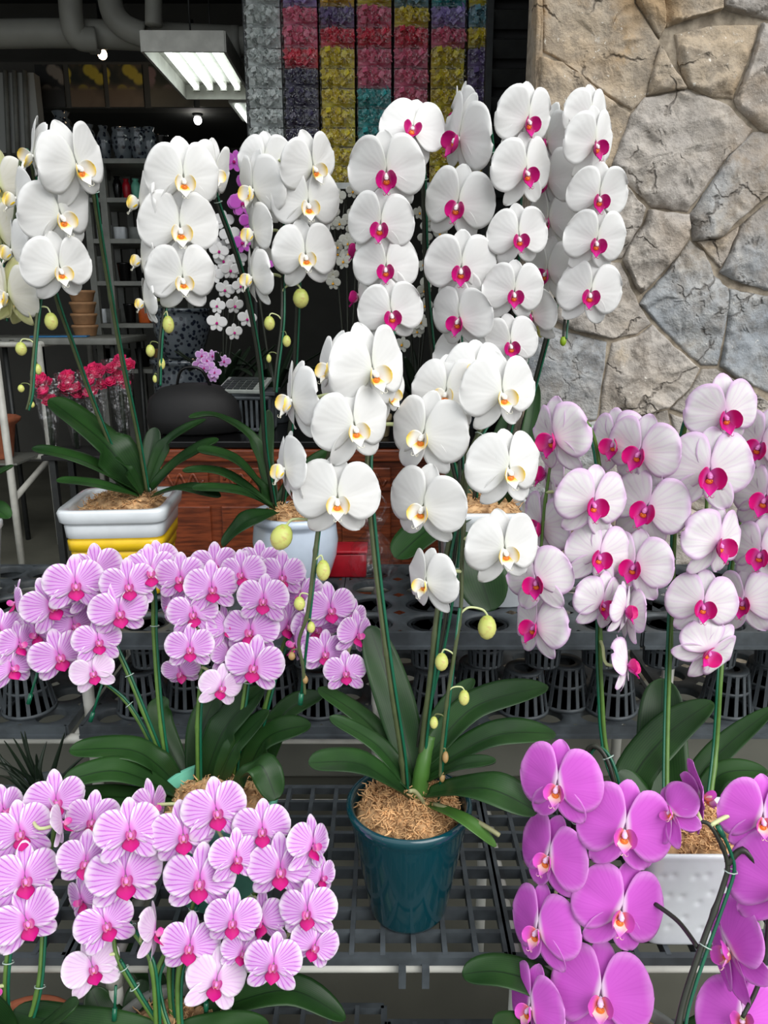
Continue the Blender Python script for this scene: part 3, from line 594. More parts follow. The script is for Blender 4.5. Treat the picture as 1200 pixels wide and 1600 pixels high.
def flower(root, kind, px, py, W, yaw, pitch, roll, Y, paths=None, lab=None, ped='pedicel', back=False):
    Y -= .022; p = P(px, py, Y); B = cam_frame(p); size = W * m_at(p); el = math.degrees(math.asin((CP - p).normalized().z)); yaw *= 1.2
    if abs(yaw) < 80 and not back: pitch -= ((12 if KIND[kind]['style'] != 'small' else 8) + .28 * el) * math.cos(R(yaw))
    if back: yaw += 180
    Rm = B @ Matrix.Rotation(R(yaw), 3, 'Y') @ Matrix.Rotation(R(-pitch), 3, 'X') @ Matrix.Rotation(R(-roll), 3, 'Z')
    if not back: p = p - Rm @ V((0, -.08, .06)) * size
    NFL[0] += 1; L = kindlib(kind, NFL[0] % 4)
    M = Matrix.Translation(p) @ Rm.to_4x4() @ Matrix.Scale(size, 4)
    fo = link('flower', L['body'], root, M)
    if lab: fo['label'] = lab
    for nm, key in (('petal', 'petal-1'), ('petal', 'petal1'), ('sepal', 'sepal0'), ('sepal', 'sepal-1'), ('sepal', 'sepal1'), ('lip', 'lip')):
        link(nm, L[key], fo, Matrix())
    if paths:
        a = p - Rm @ V((0, 0, .02)) * size; best = min((q for pp in paths for q in pp), key=lambda q: (q - a).length + .6 * max(0, a.z - q.z))
        if (best - a).length < .16:
            bk = Rm @ V((0, .0, -1)); mid1 = a + bk * min(.03, .4 * (best - a).length); mid2 = best + (mid1 - best) * .4 + V((0, 0, .004))
            mb = MB(); mb.tube(spline([a, mid1, mid2, best], 4), .0021 + .006 * size, 6); pe = link('pedicel', mb.mesh('pedicel', ped), fo); pe.matrix_parent_inverse = M.inverted()
    return fo
# ------------------------------------------------------------------ plant parts
def stem(root, path, r=.0036, mat='stem_olive', stake=True, off=(.0055, -.003, 0), stake_to=None, top=1.0, clips=(.35, .6)):
    pts = spline(path, 8); n = len(pts); mb = MB()
    rs = [r * (1.12 - .5 * (i / n)) * (1.28 if i % 14 == 7 else 1) for i in range(n)]
    mb.tube(pts, rs, 8); part('flower_stem', mb, mat, root)
    if stake:
        k = int(n * top); sp = [q + V(off) for q in pts[:max(3, k)]]
        if stake_to: sp = [q + V(off) for q in pts[:max(3, k)]] + [V(stake_to)]
        sp = [V(q) for q in sp[::4]] + [sp[-1]]
        mb = MB(); mb.tube(spline(sp, 4), .0021, 6); e = sp[-1]; d = (sp[-1] - sp[-2]).normalized(); mb.tube([e - d * .004, e + d * .010], .0034, 6)
        so = part('support_stake', mb, 'stake_green', root)
        for c in clips:
            i = int(min(k - 2, n * c)); q = pts[i]; d = (pts[i + 1] - q).normalized(); o = V(off)
            mb = MB(); a = d.orthogonal().normalized(); bb = d.cross(a); C_ = q + o * .5
            mb.tube([C_ + (a * math.cos(x * .7854) + bb * math.sin(x * .7854)) * (r + .0036) for x in range(9)], .0008, 5)
            part('clip', mb, 'clip', root)
    return pts
def rod(root, a, b, r=.0021, mat='stake_green'):
    mb = MB(); a, b = V(a), V(b); d = (b - a).normalized(); mb.tube([a, (a + b) / 2, b], r, 6); mb.tube([b - d * .006, b + d * .010], r * 1.7, 6); part('support_stake', mb, mat, root)
def bud(root, px, py, W, H, Y, paths, roll=0, mat='bud'):
    p = P(px, py, Y); s = m_at(p); w_, h_ = W * s / 2, H * s / 2; B = cam_frame(p) @ Matrix.Rotation(R(-roll), 3, 'Z')
    mb = MB(); k = len(mb.v); n = 16
    prof = [(.05, 1.0), (.45, .9), (.78, .6), (.97, .2), (1, -.15), (.88, -.5), (.6, -.82), (.28, -.97), (.04, -1.02)]
    for i, (r, z) in enumerate(prof):
        for j in range(n):
            a = 2 * math.pi * j / n; c = 1 - .10 * max(0, math.cos(3 * (a + .5)) - .55) / .45
            mb.v.append(p + B @ V((w_ * r * c * math.cos(a), h_ * z, w_ * .95 * r * c * math.sin(a))))
    for i in range(len(prof) - 1):
        for j in range(n):
            a, b = i * n + j, i * n + (j + 1) % n; mb.quad((a, b, b + n, a + n), ((j / n, i / 8), ((j + 1) / n, i / 8), ((j + 1) / n, (i + 1) / 8), (j / n, (i + 1) / 8)))
    bo = part('bud', mb, mat, root)
    a = p + B @ V((0, h_ * .95, 0)); best = min((q for pp in paths for q in pp), key=lambda q: (q - a).length + .5 * max(0, q.z - a.z - .02))
    mb = MB(); mb.tube(spline([a, a + V((0, 0, h_ * .5)) + (best - a) * .2, best + (a - best) * .3 + V((0, 0, .25 * (best - a).length)), best], 5), max(.0011, .13 * w_), 6)
    part('pedicel', mb, 'pedicel' if W > 15 else 'pedicel_dark', bo)
def leaf(root, path, W, mat='leaf', lift=.25, fold=.22, twist=0, tipw=.5, name='leaf', lab=None, flat=0.):
    pts = [P(*q) for q in path]; pts = spline(pts, 8); n = len(pts) - 1; wd = W * m_at(pts[n // 2]) / 2
    frames = []
    for i, q in enumerate(pts):
        t = (pts[min(i + 1, n)] - pts[max(i - 1, 0)]).normalized(); nrm = V((0, 0, 1)) * (1 - lift) + (CP - q).normalized() * lift
        if abs(t.z) > .8: nrm = nrm + (CP - q).normalized() * .6
        s_ = t.cross(nrm).normalized(); u_ = s_.cross(t).normalized()
        if twist: mt = Matrix.Rotation(R(twist), 3, t); s_, u_ = mt @ s_, mt @ u_
        frames.append((q, s_, u_))
    def prof(u):
        if u < .55: return .34 + .66 * math.sin(math.pi / 2 * u / .55)
        return max(.02, 1 - ((u - .55) / .45) ** 2.4) ** .6
    def fn(u, v):
        x = u * n; i = min(int(x), n - 1); f = x - i
        q = frames[i][0].lerp(frames[i + 1][0], f); s_ = frames[i][1].lerp(frames[i + 1][1], f); u_ = frames[i][2].lerp(frames[i + 1][2], f)
        hw = prof(u) * wd; return q + s_ * (v * hw) + u_ * (hw * (fold * abs(v) ** 1.3 * (1.6 - u) - .10 * math.sin(u * 9 + v * 2) * abs(v)))
    mb = MB(); mb.sheet(fn, 20, 5, .0022); lo = part(name, mb, mat, root)
    if lab: lo['label'] = lab
    return lo
def moss(root, c, rx, ry, h, nfib=500, seed=1, sq=2, name='moss'):
    rn = random.Random(seed); c = V(c); mb = MB(); N, K = 28, 7
    mb.v.append(c + V((0, 0, h)))
    def pt(a, r):
        q = (abs(math.cos(a)) ** sq + abs(math.sin(a)) ** sq) ** (-1 / sq); return V((rx * r * math.cos(a) * q, ry * r * math.sin(a) * q, 0))
    def hz(p_, r): return h * (1 - r ** 2.5) + .012 * noise.noise(p_ * 60 + V((seed, 0, 0))) * (1 - r ** 4)
    for i in range(1, K + 1):
        for j in range(N):
            q = pt(2 * math.pi * j / N, i / K); mb.v.append(c + q + V((0, 0, hz(q, i / K))))
    for j in range(N): mb.quad((0, 1 + j, 1 + (j + 1) % N))
    for i in range(K - 1):
        for j in range(N): a, b = 1 + i * N + j, 1 + i * N + (j + 1) % N; mb.quad((a, a + N, b + N, b))
    k0 = len(mb.v); mb.v.append(c - V((0, 0, .02)))
    for j in range(N): mb.quad((k0, 1 + (K - 1) * N + (j + 1) % N, 1 + (K - 1) * N + j))
    for _ in range(nfib):
        a, r = rn.uniform(0, 6.283), rn.random() ** .5 * .88; q = pt(a, r); q.z = hz(q, r) + rn.uniform(-.002, .004)
        d = V((rn.gauss(0, 1), rn.gauss(0, 1), rn.gauss(.1, .5))).normalized(); e = V((rn.gauss(0, 1), rn.gauss(0, 1), rn.gauss(0, .6))).normalized(); L = rn.uniform(.005, .014)
        mb.tube([c + q, c + q + d * L * .5 + e * L * .25, c + q + d * L + e * L * .1, c + q + d * L * 1.1 + e * L * .6], [.0013, .0012, .001, .0005], 3, m=1, cap=False)
    return tag(part(name, mb, ['moss', 'moss_fibre'], root), kind='stuff')
# ------------------------------------------------------------------ potted orchids

FR = random.Random(3)
def flowers(root, kind, Y, rows, paths, **kw):
    for r in rows:
        x, y, W, yaw = r[:4]; pitch = r[4] if len(r) > 4 else 0; roll = r[5] if len(r) > 5 else 0; dy = r[6] if len(r) > 6 else 0; kd = r[7] if len(r) > 7 else kind
        flower(root, kd, x, y, W, yaw + FR.uniform(-3, 3), pitch + FR.uniform(-4, 4), roll + FR.uniform(-3, 3), Y + dy + FR.uniform(-.008, .008), paths, back=(len(r) > 8 and r[8]), **kw)
def pp(rows): return [P(*q) for q in rows]
WHITE_G, LILAC_G, PINKW_G = 'white orchids with yellow lips', 'small striped lilac orchids', 'orchids'

# A: square yellow and white pot, back left
c = PZ(213, 880, L2); c = V((P(200, 870, 1.66).x, 1.66, L2))
A = empty('potted_orchid', c, 'white yellow-lipped orchid in the square white and yellow ridged pot', 'orchid')
mb = MB(); prof = []; mt = []
z0, H = 0, .205
def sqprof():
    pr = [(.070, 0.0), (.078, .004)]; mm = [1, 1]
    r0, n = .079, 5; zz = .004
    for k in range(5):
        z1 = .004 + .027 * (k + 1); ra = .079 + .0045 * (k + 1)
        pr += [(ra, zz + .002), (ra + .0012, z1 - .003), (ra - .0028, z1)]; mm += [1, 1, 1]; zz = z1
    pr += [(.1035, zz + .004), (.1055, zz + .030), (.1035, zz + .0345), (.110, zz + .037), (.1125, zz + .040), (.1155, .200), (.1125, .205), (.0985, .205), (.0945, .200), (.088, .150), (.0, .150)]
    mm += [0] * 11; return pr, mm
pr, mm = sqprof(); mb.lathe(pr, (0, 0, 0), 64, sq=9, rot=R(4), mats=mm)
mb.v = [q + c for q in mb.v]; part('pot', mb, ['ceramic_white', 'ceramic_yellow'], A)
moss(A, c + V((0, 0, .185)), .088, .088, .030, 420, 1, 6)
A1 = [(205, 775, 1.66), (150, 640, 1.62), (110, 530, 1.58), (85, 455, 1.55), (62, 340, 1.52), (50, 260, 1.5), (36, 235, 1.49), (28, 290, 1.49), (22, 350, 1.49), (15, 410, 1.48)]
A2 = [(230, 768, 1.66), (215, 680, 1.64), (190, 560, 1.6), (165, 420, 1.57), (152, 340, 1.54), (140, 265, 1.51), (120, 232, 1.49), (100, 260, 1.48), (92, 320, 1.48), (84, 400, 1.46), (63, 460, 1.45), (52, 560, 1.43), (48, 615, 1.42), (42, 640, 1.42)]
pa = [stem(A, pp(A1), .0042), stem(A, pp(A2), .0042)]
flowers(A, 'yellow', 1.42, [(128, 272, 126, 34, 0, -18, .0), (100, 350, 124, 24, 0, -8), (97, 432, 108, 18, 0, -8),
    (46, 252, 108, -62, 0, 30, .05), (20, 318, 104, -68, 0, 5, .05), (14, 400, 104, -68, 0, 5, .05)], pa)
for b in [(80, 502, 20, 27, 1.44), (33, 545, 17, 21, 1.43), (59, 577, 12, 17, 1.43), (33, 607, 10, 12, 1.42), (50, 632, 8, 10, 1.42)]: bud(A, *b, pa)
for l in [([(222, 770, 1.66), (165, 695, 1.62), (76, 624, 1.6)], 76), ([(218, 770, 1.64), (135, 722, 1.58), (50, 700, 1.56)], 40), ([(215, 775, 1.62), (150, 757, 1.56), (88, 750, 1.54)], 30),
          ([(236, 765, 1.66), (285, 718, 1.66), (341, 688, 1.64)], 48), ([(230, 760, 1.7), (262, 690, 1.72), (322, 655, 1.72)], 28), ([(238, 775, 1.62), (290, 762, 1.57), (345, 776, 1.55)], 30),
          ([(226, 760, 1.7), (235, 705, 1.73), (243, 668, 1.75)], 26), ([(222, 772, 1.64), (200, 735, 1.6), (180, 715, 1.58)], 22)]: leaf(A, *l)

# C: round blue-white pot
c = V((P(462, 850, 1.66).x, 1.66, L2))
C_ = empty('potted_orchid', c, 'white yellow-lipped orchid in the round pale blue-white pot', 'orchid')
mb = MB(); mb.lathe([(.055, 0), (.062, .004), (.078, .03), (.092, .075), (.096, .11), (.092, .145), (.090, .152), (.098, .158), (.1005, .166), (.098, .174), (.090, .176), (.084, .170), (.082, .13), (0, .13)], c, 48)
part('pot', mb, 'ceramic_blue_white', C_); moss(C_, c + V((0, 0, .16)), .080, .080, .028, 300, 2)
C1 = [(430, 800, 1.66), (414, 700, 1.63), (405, 570, 1.6), (378, 430, 1.57), (342, 325, 1.54), (325, 275, 1.52), (300, 255, 1.51), (280, 270, 1.5), (274, 330, 1.5), (266, 420, 1.49), (257, 480, 1.47), (250, 530, 1.46), (247, 600, 1.46)]
C2 = [(440, 800, 1.68), (455, 650, 1.64), (464, 480, 1.6), (466, 330, 1.57), (458, 250, 1.55), (445, 240, 1.53), (440, 320, 1.53), (440, 410, 1.51), (440, 500, 1.49), (432, 570, 1.48), (428, 612, 1.48)]
pc = [stem(C_, pp(C1), .0042, 'stem_dark'), stem(C_, pp(C2), .0038, 'stem_dark')]
flowers(C_, 'yellow', 1.47, [(494, 272, 104, 35, 0, -18, .01), (483, 330, 110, 10, 0, -3), (479, 410, 104, 9, 0, -4),
    (392, 308, 112, -48, 0, 5, .03), (392, 372, 98, -60, 0, 0, .04), (390, 442, 92, -55, 0, 4, .03), (412, 262, 90, -12, 10, 0, .12),
    (288, 292, 118, 5, 0, 0, -.01), (283, 370, 122, 5, 0, -3, -.01), (287, 447, 108, 7, 0, -5, -.01),
    (336, 278, 92, 38, 0, 10, .04), (212, 322, 100, -68, 0, 5, .03), (216, 412, 86, -66, 0, 0, .03), (222, 478, 74, -66, 0, 0, .02)], pc)
for b in [(263, 507, 18, 27, 1.46), (235, 548, 14, 19, 1.46), (253, 568, 10, 18, 1.46), (242, 592, 7, 12, 1.46)]: bud(C_, *b, pc)
for b in [(470, 466, 25, 30, 1.49), (421, 505, 17, 22, 1.48), (448, 533, 13, 18, 1.48), (420, 560, 8, 13, 1.48)]: bud(C_, *b, pc)
for l in [([(428, 790, 1.66), (370, 722, 1.6), (308, 702, 1.57)], 42), ([(426, 780, 1.7), (398, 690, 1.7), (340, 650, 1.68), (295, 652, 1.64)], 24), ([(432, 800, 1.6), (385, 815, 1.53), (346, 852, 1.52)], 42),
          ([(428, 795, 1.62), (375, 768, 1.56), (300, 762, 1.53)], 34), ([(430, 785, 1.7), (415, 720, 1.74), (420, 640, 1.76)], 26), ([(432, 790, 1.7), (470, 740, 1.74), (520, 700, 1.76)], 32),
          ([(426, 792, 1.62), (350, 740, 1.58), (285, 735, 1.56)], 28)]: leaf(C_, *l)

# E: white rectangular pot, tall white sprays with magenta lips
c = V((P(752, 900, 1.60).x, 1.60, L2))
E = empty('potted_orchid', c, 'tall white orchid with magenta-lipped blooms rising in front of the packet rack', 'orchid')
mb = MB(); mb.lathe([(.078, 0), (.082, .004), (.094, .185), (.097, .19), (.097, .208), (.094, .21), (.086, .21), (.084, .17), (0, .17)], c, 48, sq=8); part('pot', mb, 'ceramic_white', E)
moss(E, c + V((0, 0, .193)), .08, .08, .03, 250, 3, 5)
E1 = [(725, 800, 1.6), (690, 650, 1.58), (668, 480, 1.55), (662, 330, 1.52), (658, 245, 1.49), (645, 212, 1.46), (622, 240, 1.45), (608, 300, 1.45), (600, 400, 1.44), (607, 480, 1.43), (612, 522, 1.42)]
E2 = [(740, 800, 1.6), (752, 600, 1.58), (760, 400, 1.56), (766, 250, 1.54), (760, 195, 1.52), (745, 170, 1.5), (728, 220, 1.48), (722, 330, 1.47), (716, 450, 1.46), (718, 560, 1.45)]
E3 = [(765, 800, 1.6), (800, 650, 1.58), (832, 500, 1.55), (848, 320, 1.53), (840, 200, 1.5), (820, 175, 1.48), (812, 250, 1.46), (806, 400, 1.45), (800, 520, 1.44), (806, 565, 1.43)]
E4 = [(785, 800, 1.62), (824, 640, 1.6), (850, 540, 1.58), (884, 400, 1.56), (893, 300, 1.54), (888, 200, 1.52), (900, 205, 1.5), (915, 220, 1.48), (912, 300, 1.47), (900, 400, 1.46), (885, 480, 1.46), (880, 528, 1.45)]
pe = [stem(E, pp(q), .004, 'stem_dark') for q in (E1, E2, E3, E4)]
flowers(E, 'magenta', 1.42, [(643, 208, 106, 2, 28, 14, .04), (604, 285, 122, 0, 0, -2), (593, 364, 108, -3, 0, 4), (603, 429, 102, 0, 0, 0), (613, 501, 104, 4, 0, -6),
    (710, 228, 128, -48, 0, 20, .04), (712, 332, 116, -14, 0, 10, .02), (720, 432, 112, 3, 0, -2), (715, 510, 108, -24, 0, 5), (722, 565, 96, 0, 20, 0, .06),
    (826, 199, 106, 28, 0, 4), (824, 279, 108, 24, 0, 0), (812, 381, 98, 12, 0, -2), (803, 468, 98, 10, 0, 4), (799, 548, 94, 10, 0, -6),
    (714, 190, 90, -62, 0, 0, .1), (849, 232, 104, -40, 0, 10, .09), (850, 292, 104, -35, 0, 8, .09), (853, 355, 100, -30, 0, 4, .09), (852, 435, 100, -35, 0, 5, .09), (828, 503, 92, -40, 0, 0, .08), (556, 395, 92, -72, 0, 0, .08), (556, 468, 86, -72, 0, 0, .07),
    (932, 236, 104, 34, 0, 0, .0), (936, 319, 100, 15, 0, 4), (931, 388, 100, 15, 0, 4), (921, 469, 104, 10, 0, 4), (925, 194, 92, 34, 0, 0, .05)], pe)
bud(E, 880, 533, 10, 15, 1.45, pe, 0, 'bud_green'); bud(E, 612, 527, 10, 17, 1.42, pe, 0, 'bud_green'); bud(E, 843, 505, 14, 44, 1.48, pe, -8, 'bud')
for l in [([(740, 810, 1.56), (742, 870, 1.44), (768, 955, 1.38)], 84), ([(735, 805, 1.56), (680, 820, 1.48), (618, 872, 1.42)], 74), ([(760, 805, 1.58), (815, 720, 1.55), (840, 600, 1.6)], 26), ([(745, 805, 1.65), (700, 730, 1.7), (650, 700, 1.72)], 34),
          ([(770, 805, 1.62), (810, 740, 1.6), (835, 690, 1.6)], 40), ([(755, 800, 1.66), (780, 700, 1.72), (800, 640, 1.74)], 30)]: leaf(E, *l)

# F: teal pot, centre
c = V((P(639, 1258, .95).x, .95, L1))
Fp = empty('potted_orchid', c, 'white yellow-lipped orchid with trailing buds in the round teal pot', 'orchid')
mb = MB(); Hh = .182
mb.lathe([(.048, 0), (.0535, .001), (.056, .006), (.0575, .010), (.083, Hh - .026), (.0865, Hh - .016), (.0895, Hh - .008), (.0885, Hh - .002), (.0850, Hh), (.0805, Hh - .003), (.078, Hh - .010), (.072, Hh - .05), (0, Hh - .05)], c, 64); part('pot', mb, 'ceramic_teal', Fp)
moss(Fp, c + V((0, 0, Hh - .022)), .079, .079, .034, 1500, 4)
F1 = [(632, 1250, .95), (627, 1180, .95), (612, 1080, .95), (598, 980, .96), (583, 850, .98), (574, 720, 1.0), (590, 620, 1.03), (582, 580, 1.02), (550, 590, 1.0), (525, 640, .98), (508, 760, .97), (496, 835, .955), (488, 900, .945), (480, 960, .94), (467, 1003, .94), (473, 1040, .94), (476, 1085, .94)]
F2 = [(658, 1245, .95), (660, 1160, .96), (672, 1060, .97), (684, 950, .99), (705, 830, 1.02), (738, 700, 1.04), (768, 640, 1.06), (752, 600, 1.05), (732, 650, 1.03), (728, 750, 1.01), (722, 870, .975), (720, 950, .96), (711, 1015, .95), (699, 1090, .94), (690, 1170, .935), (688, 1215, .93)]
F3 = [(650, 1245, .97), (655, 1150, .98), (690, 1000, 1.0), (712, 850, 1.02), (718, 720, 1.07), (702, 640, 1.08), (684, 650, 1.06), (682, 760, 1.03), (690, 900, 1.02)]
pf = [stem(Fp, pp(q), .0036, 'stem_olive', top=t) for q, t in ((F1, .5), (F2, .5))] + [stem(Fp, pp(F3), .003, 'stem_dark', top=.6)]
rod(Fp, P(499, 830, .957), P(470, 1090, .938)); rod(Fp, P(718, 950, .957), P(683, 1273, .925))
flowers(Fp, 'yellow', .96, [(588, 594, 146, 28, 0, -14, .01), (557, 680, 132, 20, 0, -8), (527, 794, 136, 2, 0, 0),
    (450, 636, 122, -58, 0, 8, .02), (440, 742, 112, -62, 0, 4, .02), (512, 585, 116, -45, 10, 0, .07), (788, 628, 128, 24, 0, -8, .01), (798, 747, 128, 26, 0, -8), (791, 872, 124, 20, 0, -12),
    (657, 693, 134, -20, 0, 10, .02), (657, 806, 132, -24, 0, 14, .01), (662, 920, 106, -34, 0, 12), (695, 625, 118, -10, 12, 0, .09), (742, 585, 100, 5, 25, 5, .09), (612, 625, 105, 38, 0, -30, .06)], pf)
for b in [(440, 839, 34, 42, .95, 25), (505, 891, 22, 33, .945), (468, 943, 18, 22, .94), (486, 980, 13, 18, .94), (456, 1025, 11, 13, .94), (477, 1062, 9, 13, .94),
          (761, 980, 29, 38, .96), (690, 1034, 21, 28, .945), (725, 1090, 17, 24, .94), (678, 1129, 13, 19, .935), (696, 1183, 10, 18, .93), (691, 1214, 9, 16, .93)]:
    bud(Fp, *b[:5], pf, b[5] if len(b) > 5 else 0, 'bud' if b[2] > 12 else 'bud_brown')
for l in [([(648, 1215, .96), (618, 1100, 1.0), (577, 978, 1.05)], 62), ([(645, 1222, .96), (575, 1130, 1.0), (497, 1075, 1.03)], 38), ([(643, 1232, .95), (590, 1165, .96), (515, 1120, .97)], 36), ([(640, 1245, .94), (565, 1195, .90), (482, 1192, .88)], 58),
          ([(660, 1195, .97), (740, 1105, 1.03), (856, 1072, 1.06)], 58), ([(662, 1210, .96), (770, 1150, .98), (868, 1146, 1.0)], 54), ([(664, 1220, .95), (720, 1195, .93), (775, 1188, .92)], 26),
          ([(668, 1240, .93), (760, 1232, .87), (840, 1268, .85)], 66), ([(660, 1200, .98), (690, 1120, 1.04), (740, 1060, 1.1)], 34)]: leaf(Fp, *l)
leaf(Fp, [(668, 1256, .93), (725, 1280, .87), (776, 1322, .86)], 24, 'leaf_light', lab='pale ageing lower leaf with a dried edge')
mb = MB(); mb.tube(spline([P(655, 1275, .95), P(656, 1230, .95), P(662, 1190, .955), P(672, 1150, .97)], 5), [.016, .016, .016, .015, .014, .013, .012, .012, .012, .011, .011, .010, .009, .009, .008, .008], 10); part('stem_base', mb, 'leaf_light', Fp)
mb = MB(); mb.tube(spline([P(678, 1256, .92), P(720, 1270, .89), P(760, 1292, .865), P(780, 1305, .86)], 5), .0032, 6); mb.tube(spline([P(668, 1262, .93), P(650, 1238, .91), P(640, 1236, .9)], 4), .003, 6); part('root', mb, 'leaf_dry', Fp)

# G: dimpled white pot, blush flowers with cerise lips
c = V((P(1078, 1345, .93).x, .93, L1))
G = empty('potted_orchid', c, 'pinkish-white orchid with cerise lips in the dimpled white pot', 'orchid')
dim = []; rn = random.Random(5)
for k in range(-4, 5):
    for z in (.04, .085, .13):
        dim.append((k * .022 + (.011 if int(z * 1000) % 2 else 0) + rn.uniform(-.005, .005), z + rn.uniform(-.012, .012)))
def dent(x, y, z, i, j):
    d = 0
    if y < -.03:
        for (a, b) in dim:
            q = ((x - a) ** 2 + (z - b) ** 2) / .0045 ** 2
            if q < 6: d += .0018 * math.exp(-q)
    return x, y + d
pr = [(.0, 0), (.062, 0), (.064, .003)] + [(.064 + .014 * k / 44, .003 + .145 * k / 44) for k in range(1, 45)] + [(.079, .152), (.0785, .156), (.074, .157), (.071, .154), (.068, .13), (0, .13)]
mb = MB(); mb.lathe(pr, (0, 0, 0), 220, sq=(1.12, .82, 8), disp=dent); mb.v = [q + c for q in mb.v]; part('pot', mb, 'ceramic_white', G)
moss(G, c + V((0, 0, .142)), .074, .053, .028, 800, 6, 6)
G1 = [(1045, 1335, .93), (1042, 1230, 1.0), (1044, 1100, 1.06), (1050, 950, 1.1), (1056, 800, 1.13), (1066, 690, 1.14), (1085, 640, 1.13), (1105, 680, 1.12), (1100, 850, 1.1), (1080, 950, 1.08), (1070, 1010, 1.07)]
G2 = [(1030, 1335, .93), (955, 1200, 1.03), (940, 1080, 1.06), (938, 950, 1.09), (942, 800, 1.12), (930, 690, 1.13), (905, 655, 1.12), (870, 690, 1.11), (850, 800, 1.1), (842, 930, 1.09)]
G3 = [(1098, 1335, .93), (1118, 1180, 1.03), (1126, 1060, 1.06), (1135, 950, 1.1), (1155, 820, 1.12), (1185, 690, 1.14), (1215, 660, 1.13), (1215, 800, 1.11), (1180, 930, 1.09)]
G4 = [(1042, 1150, 1.05), (1048, 1000, 1.09), (1000, 850, 1.12), (985, 740, 1.13), (985, 690, 1.13)]
pg = [stem(G, pp(q), .0034, 'stem_green', off=(-.006, -.003, 0), top=.75) for q in (G1, G2, G3)]; pg.append(spline(pp(G4), 6))
flowers(G, 'blush', 1.06, [(862, 696, 118, -32, 0, 0, .03), (958, 702, 104, -28, 0, 0, .08), (995, 718, 118, -20, 0, 12, .04), (1135, 660, 116, 25, 0, -10, .02), (1182, 706, 112, -18, 0, 15, .05), (1108, 752, 136, 12, 0, 0),
    (927, 797, 116, 20, 0, 4), (1005, 805, 124, -12, 0, 20, .03), (1192, 790, 116, -10, 0, 5, .04), (935, 878, 106, 12, 0, 10), (988, 894, 112, -14, 0, 8), (1125, 860, 116, 36, 0, -4), (1186, 875, 108, -8, 0, 5, .03),
    (838, 918, 110, -16, 0, -5), (840, 832, 112, -48, 0, 20, .06), (832, 988, 106, -32, 0, 15), (942, 952, 92, 28, 0, 0, -.01), (972, 968, 92, -58, 0, 5, .02), (1098, 956, 108, 10, 0, 4), (1160, 950, 104, -16, 0, 0, .03), (1103, 1026, 104, 30, -8, 35, -.01),
    (848, 745, 95, -60, 0, 0, .08)], pg)
flower(G, 'blush', 980, 960, 84, 60, 0, 0, 1.03, pg); flower(G, 'blush', 985, 1046, 88, 66, 10, 8, 1.03, pg)
for l in [([(1040, 1320, 1.0), (985, 1235, 1.03), (1040, 1150, 1.07), (1113, 1096, 1.1)], 66), ([(1055, 1320, 1.02), (1035, 1180, 1.1), (1035, 1060, 1.16)], 76), ([(1070, 1320, 1.02), (1085, 1230, 1.08), (1130, 1170, 1.12), (1210, 1105, 1.14)], 42),
          ([(1085, 1320, 1.0), (1120, 1215, 1.04), (1200, 1205, 1.03)], 42), ([(1035, 1330, .98), (1000, 1255, 1.0), (965, 1205, 1.03)], 56), ([(1075, 1330, .97), (1110, 1300, .93), (1142, 1345, .91)], 46)]: leaf(G, *l)
leaf(G, [(1080, 1320, 1.02), (1120, 1230, 1.07), (1165, 1200, 1.08)], 36, 'leaf_light')

# J: mint pot, mid lilac
c = V((P(338, 1240, 1.0).x, 1.0, L1))
J = empty('potted_orchid', c, 'small striped lilac orchid in the mint green pot behind the foreground lilac blooms', 'orchid')
mb = MB(); mb.lathe([(.062, 0), (.068, .003), (.086, .138), (.091, .142), (.091, .155), (.088, .158), (.083, .155), (.08, .12), (0, .12)], c, 48); part('pot', mb, 'ceramic_mint', J); moss(J, c + V((0, 0, .14)), .079, .079, .02, 250, 8)
JS = [[(268, 1245, 1.05), (250, 1120, 1.07), (240, 990, 1.1), (235, 910, 1.12), (190, 890, 1.12), (120, 910, 1.11), (50, 960, 1.1)], [(275, 1240, 1.06), (215, 1090, 1.08), (180, 1010, 1.1), (140, 940, 1.12), (80, 960, 1.11)],
      [(310, 1235, 1.04), (309, 1120, 1.06), (318, 1000, 1.09), (310, 920, 1.11), (285, 890, 1.11)], [(362, 1240, 1.05), (378, 1110, 1.07), (395, 1000, 1.1), (415, 910, 1.12), (440, 890, 1.12)],
      [(385, 1230, 1.06), (418, 1090, 1.08), (460, 970, 1.11), (520, 930, 1.11), (556, 985, 1.1)], [(270, 1240, 1.07), (200, 1100, 1.1), (110, 1040, 1.11), (20, 1010, 1.1)]]
pj = [stem(J, pp(q), .0034, 'stem_green', top=.62) for q in JS]
rod(J, P(162, 1060, 1.07), P(144, 1118, 1.06)); rod(J, P(60, 1045, 1.08), P(47, 1090, 1.07))
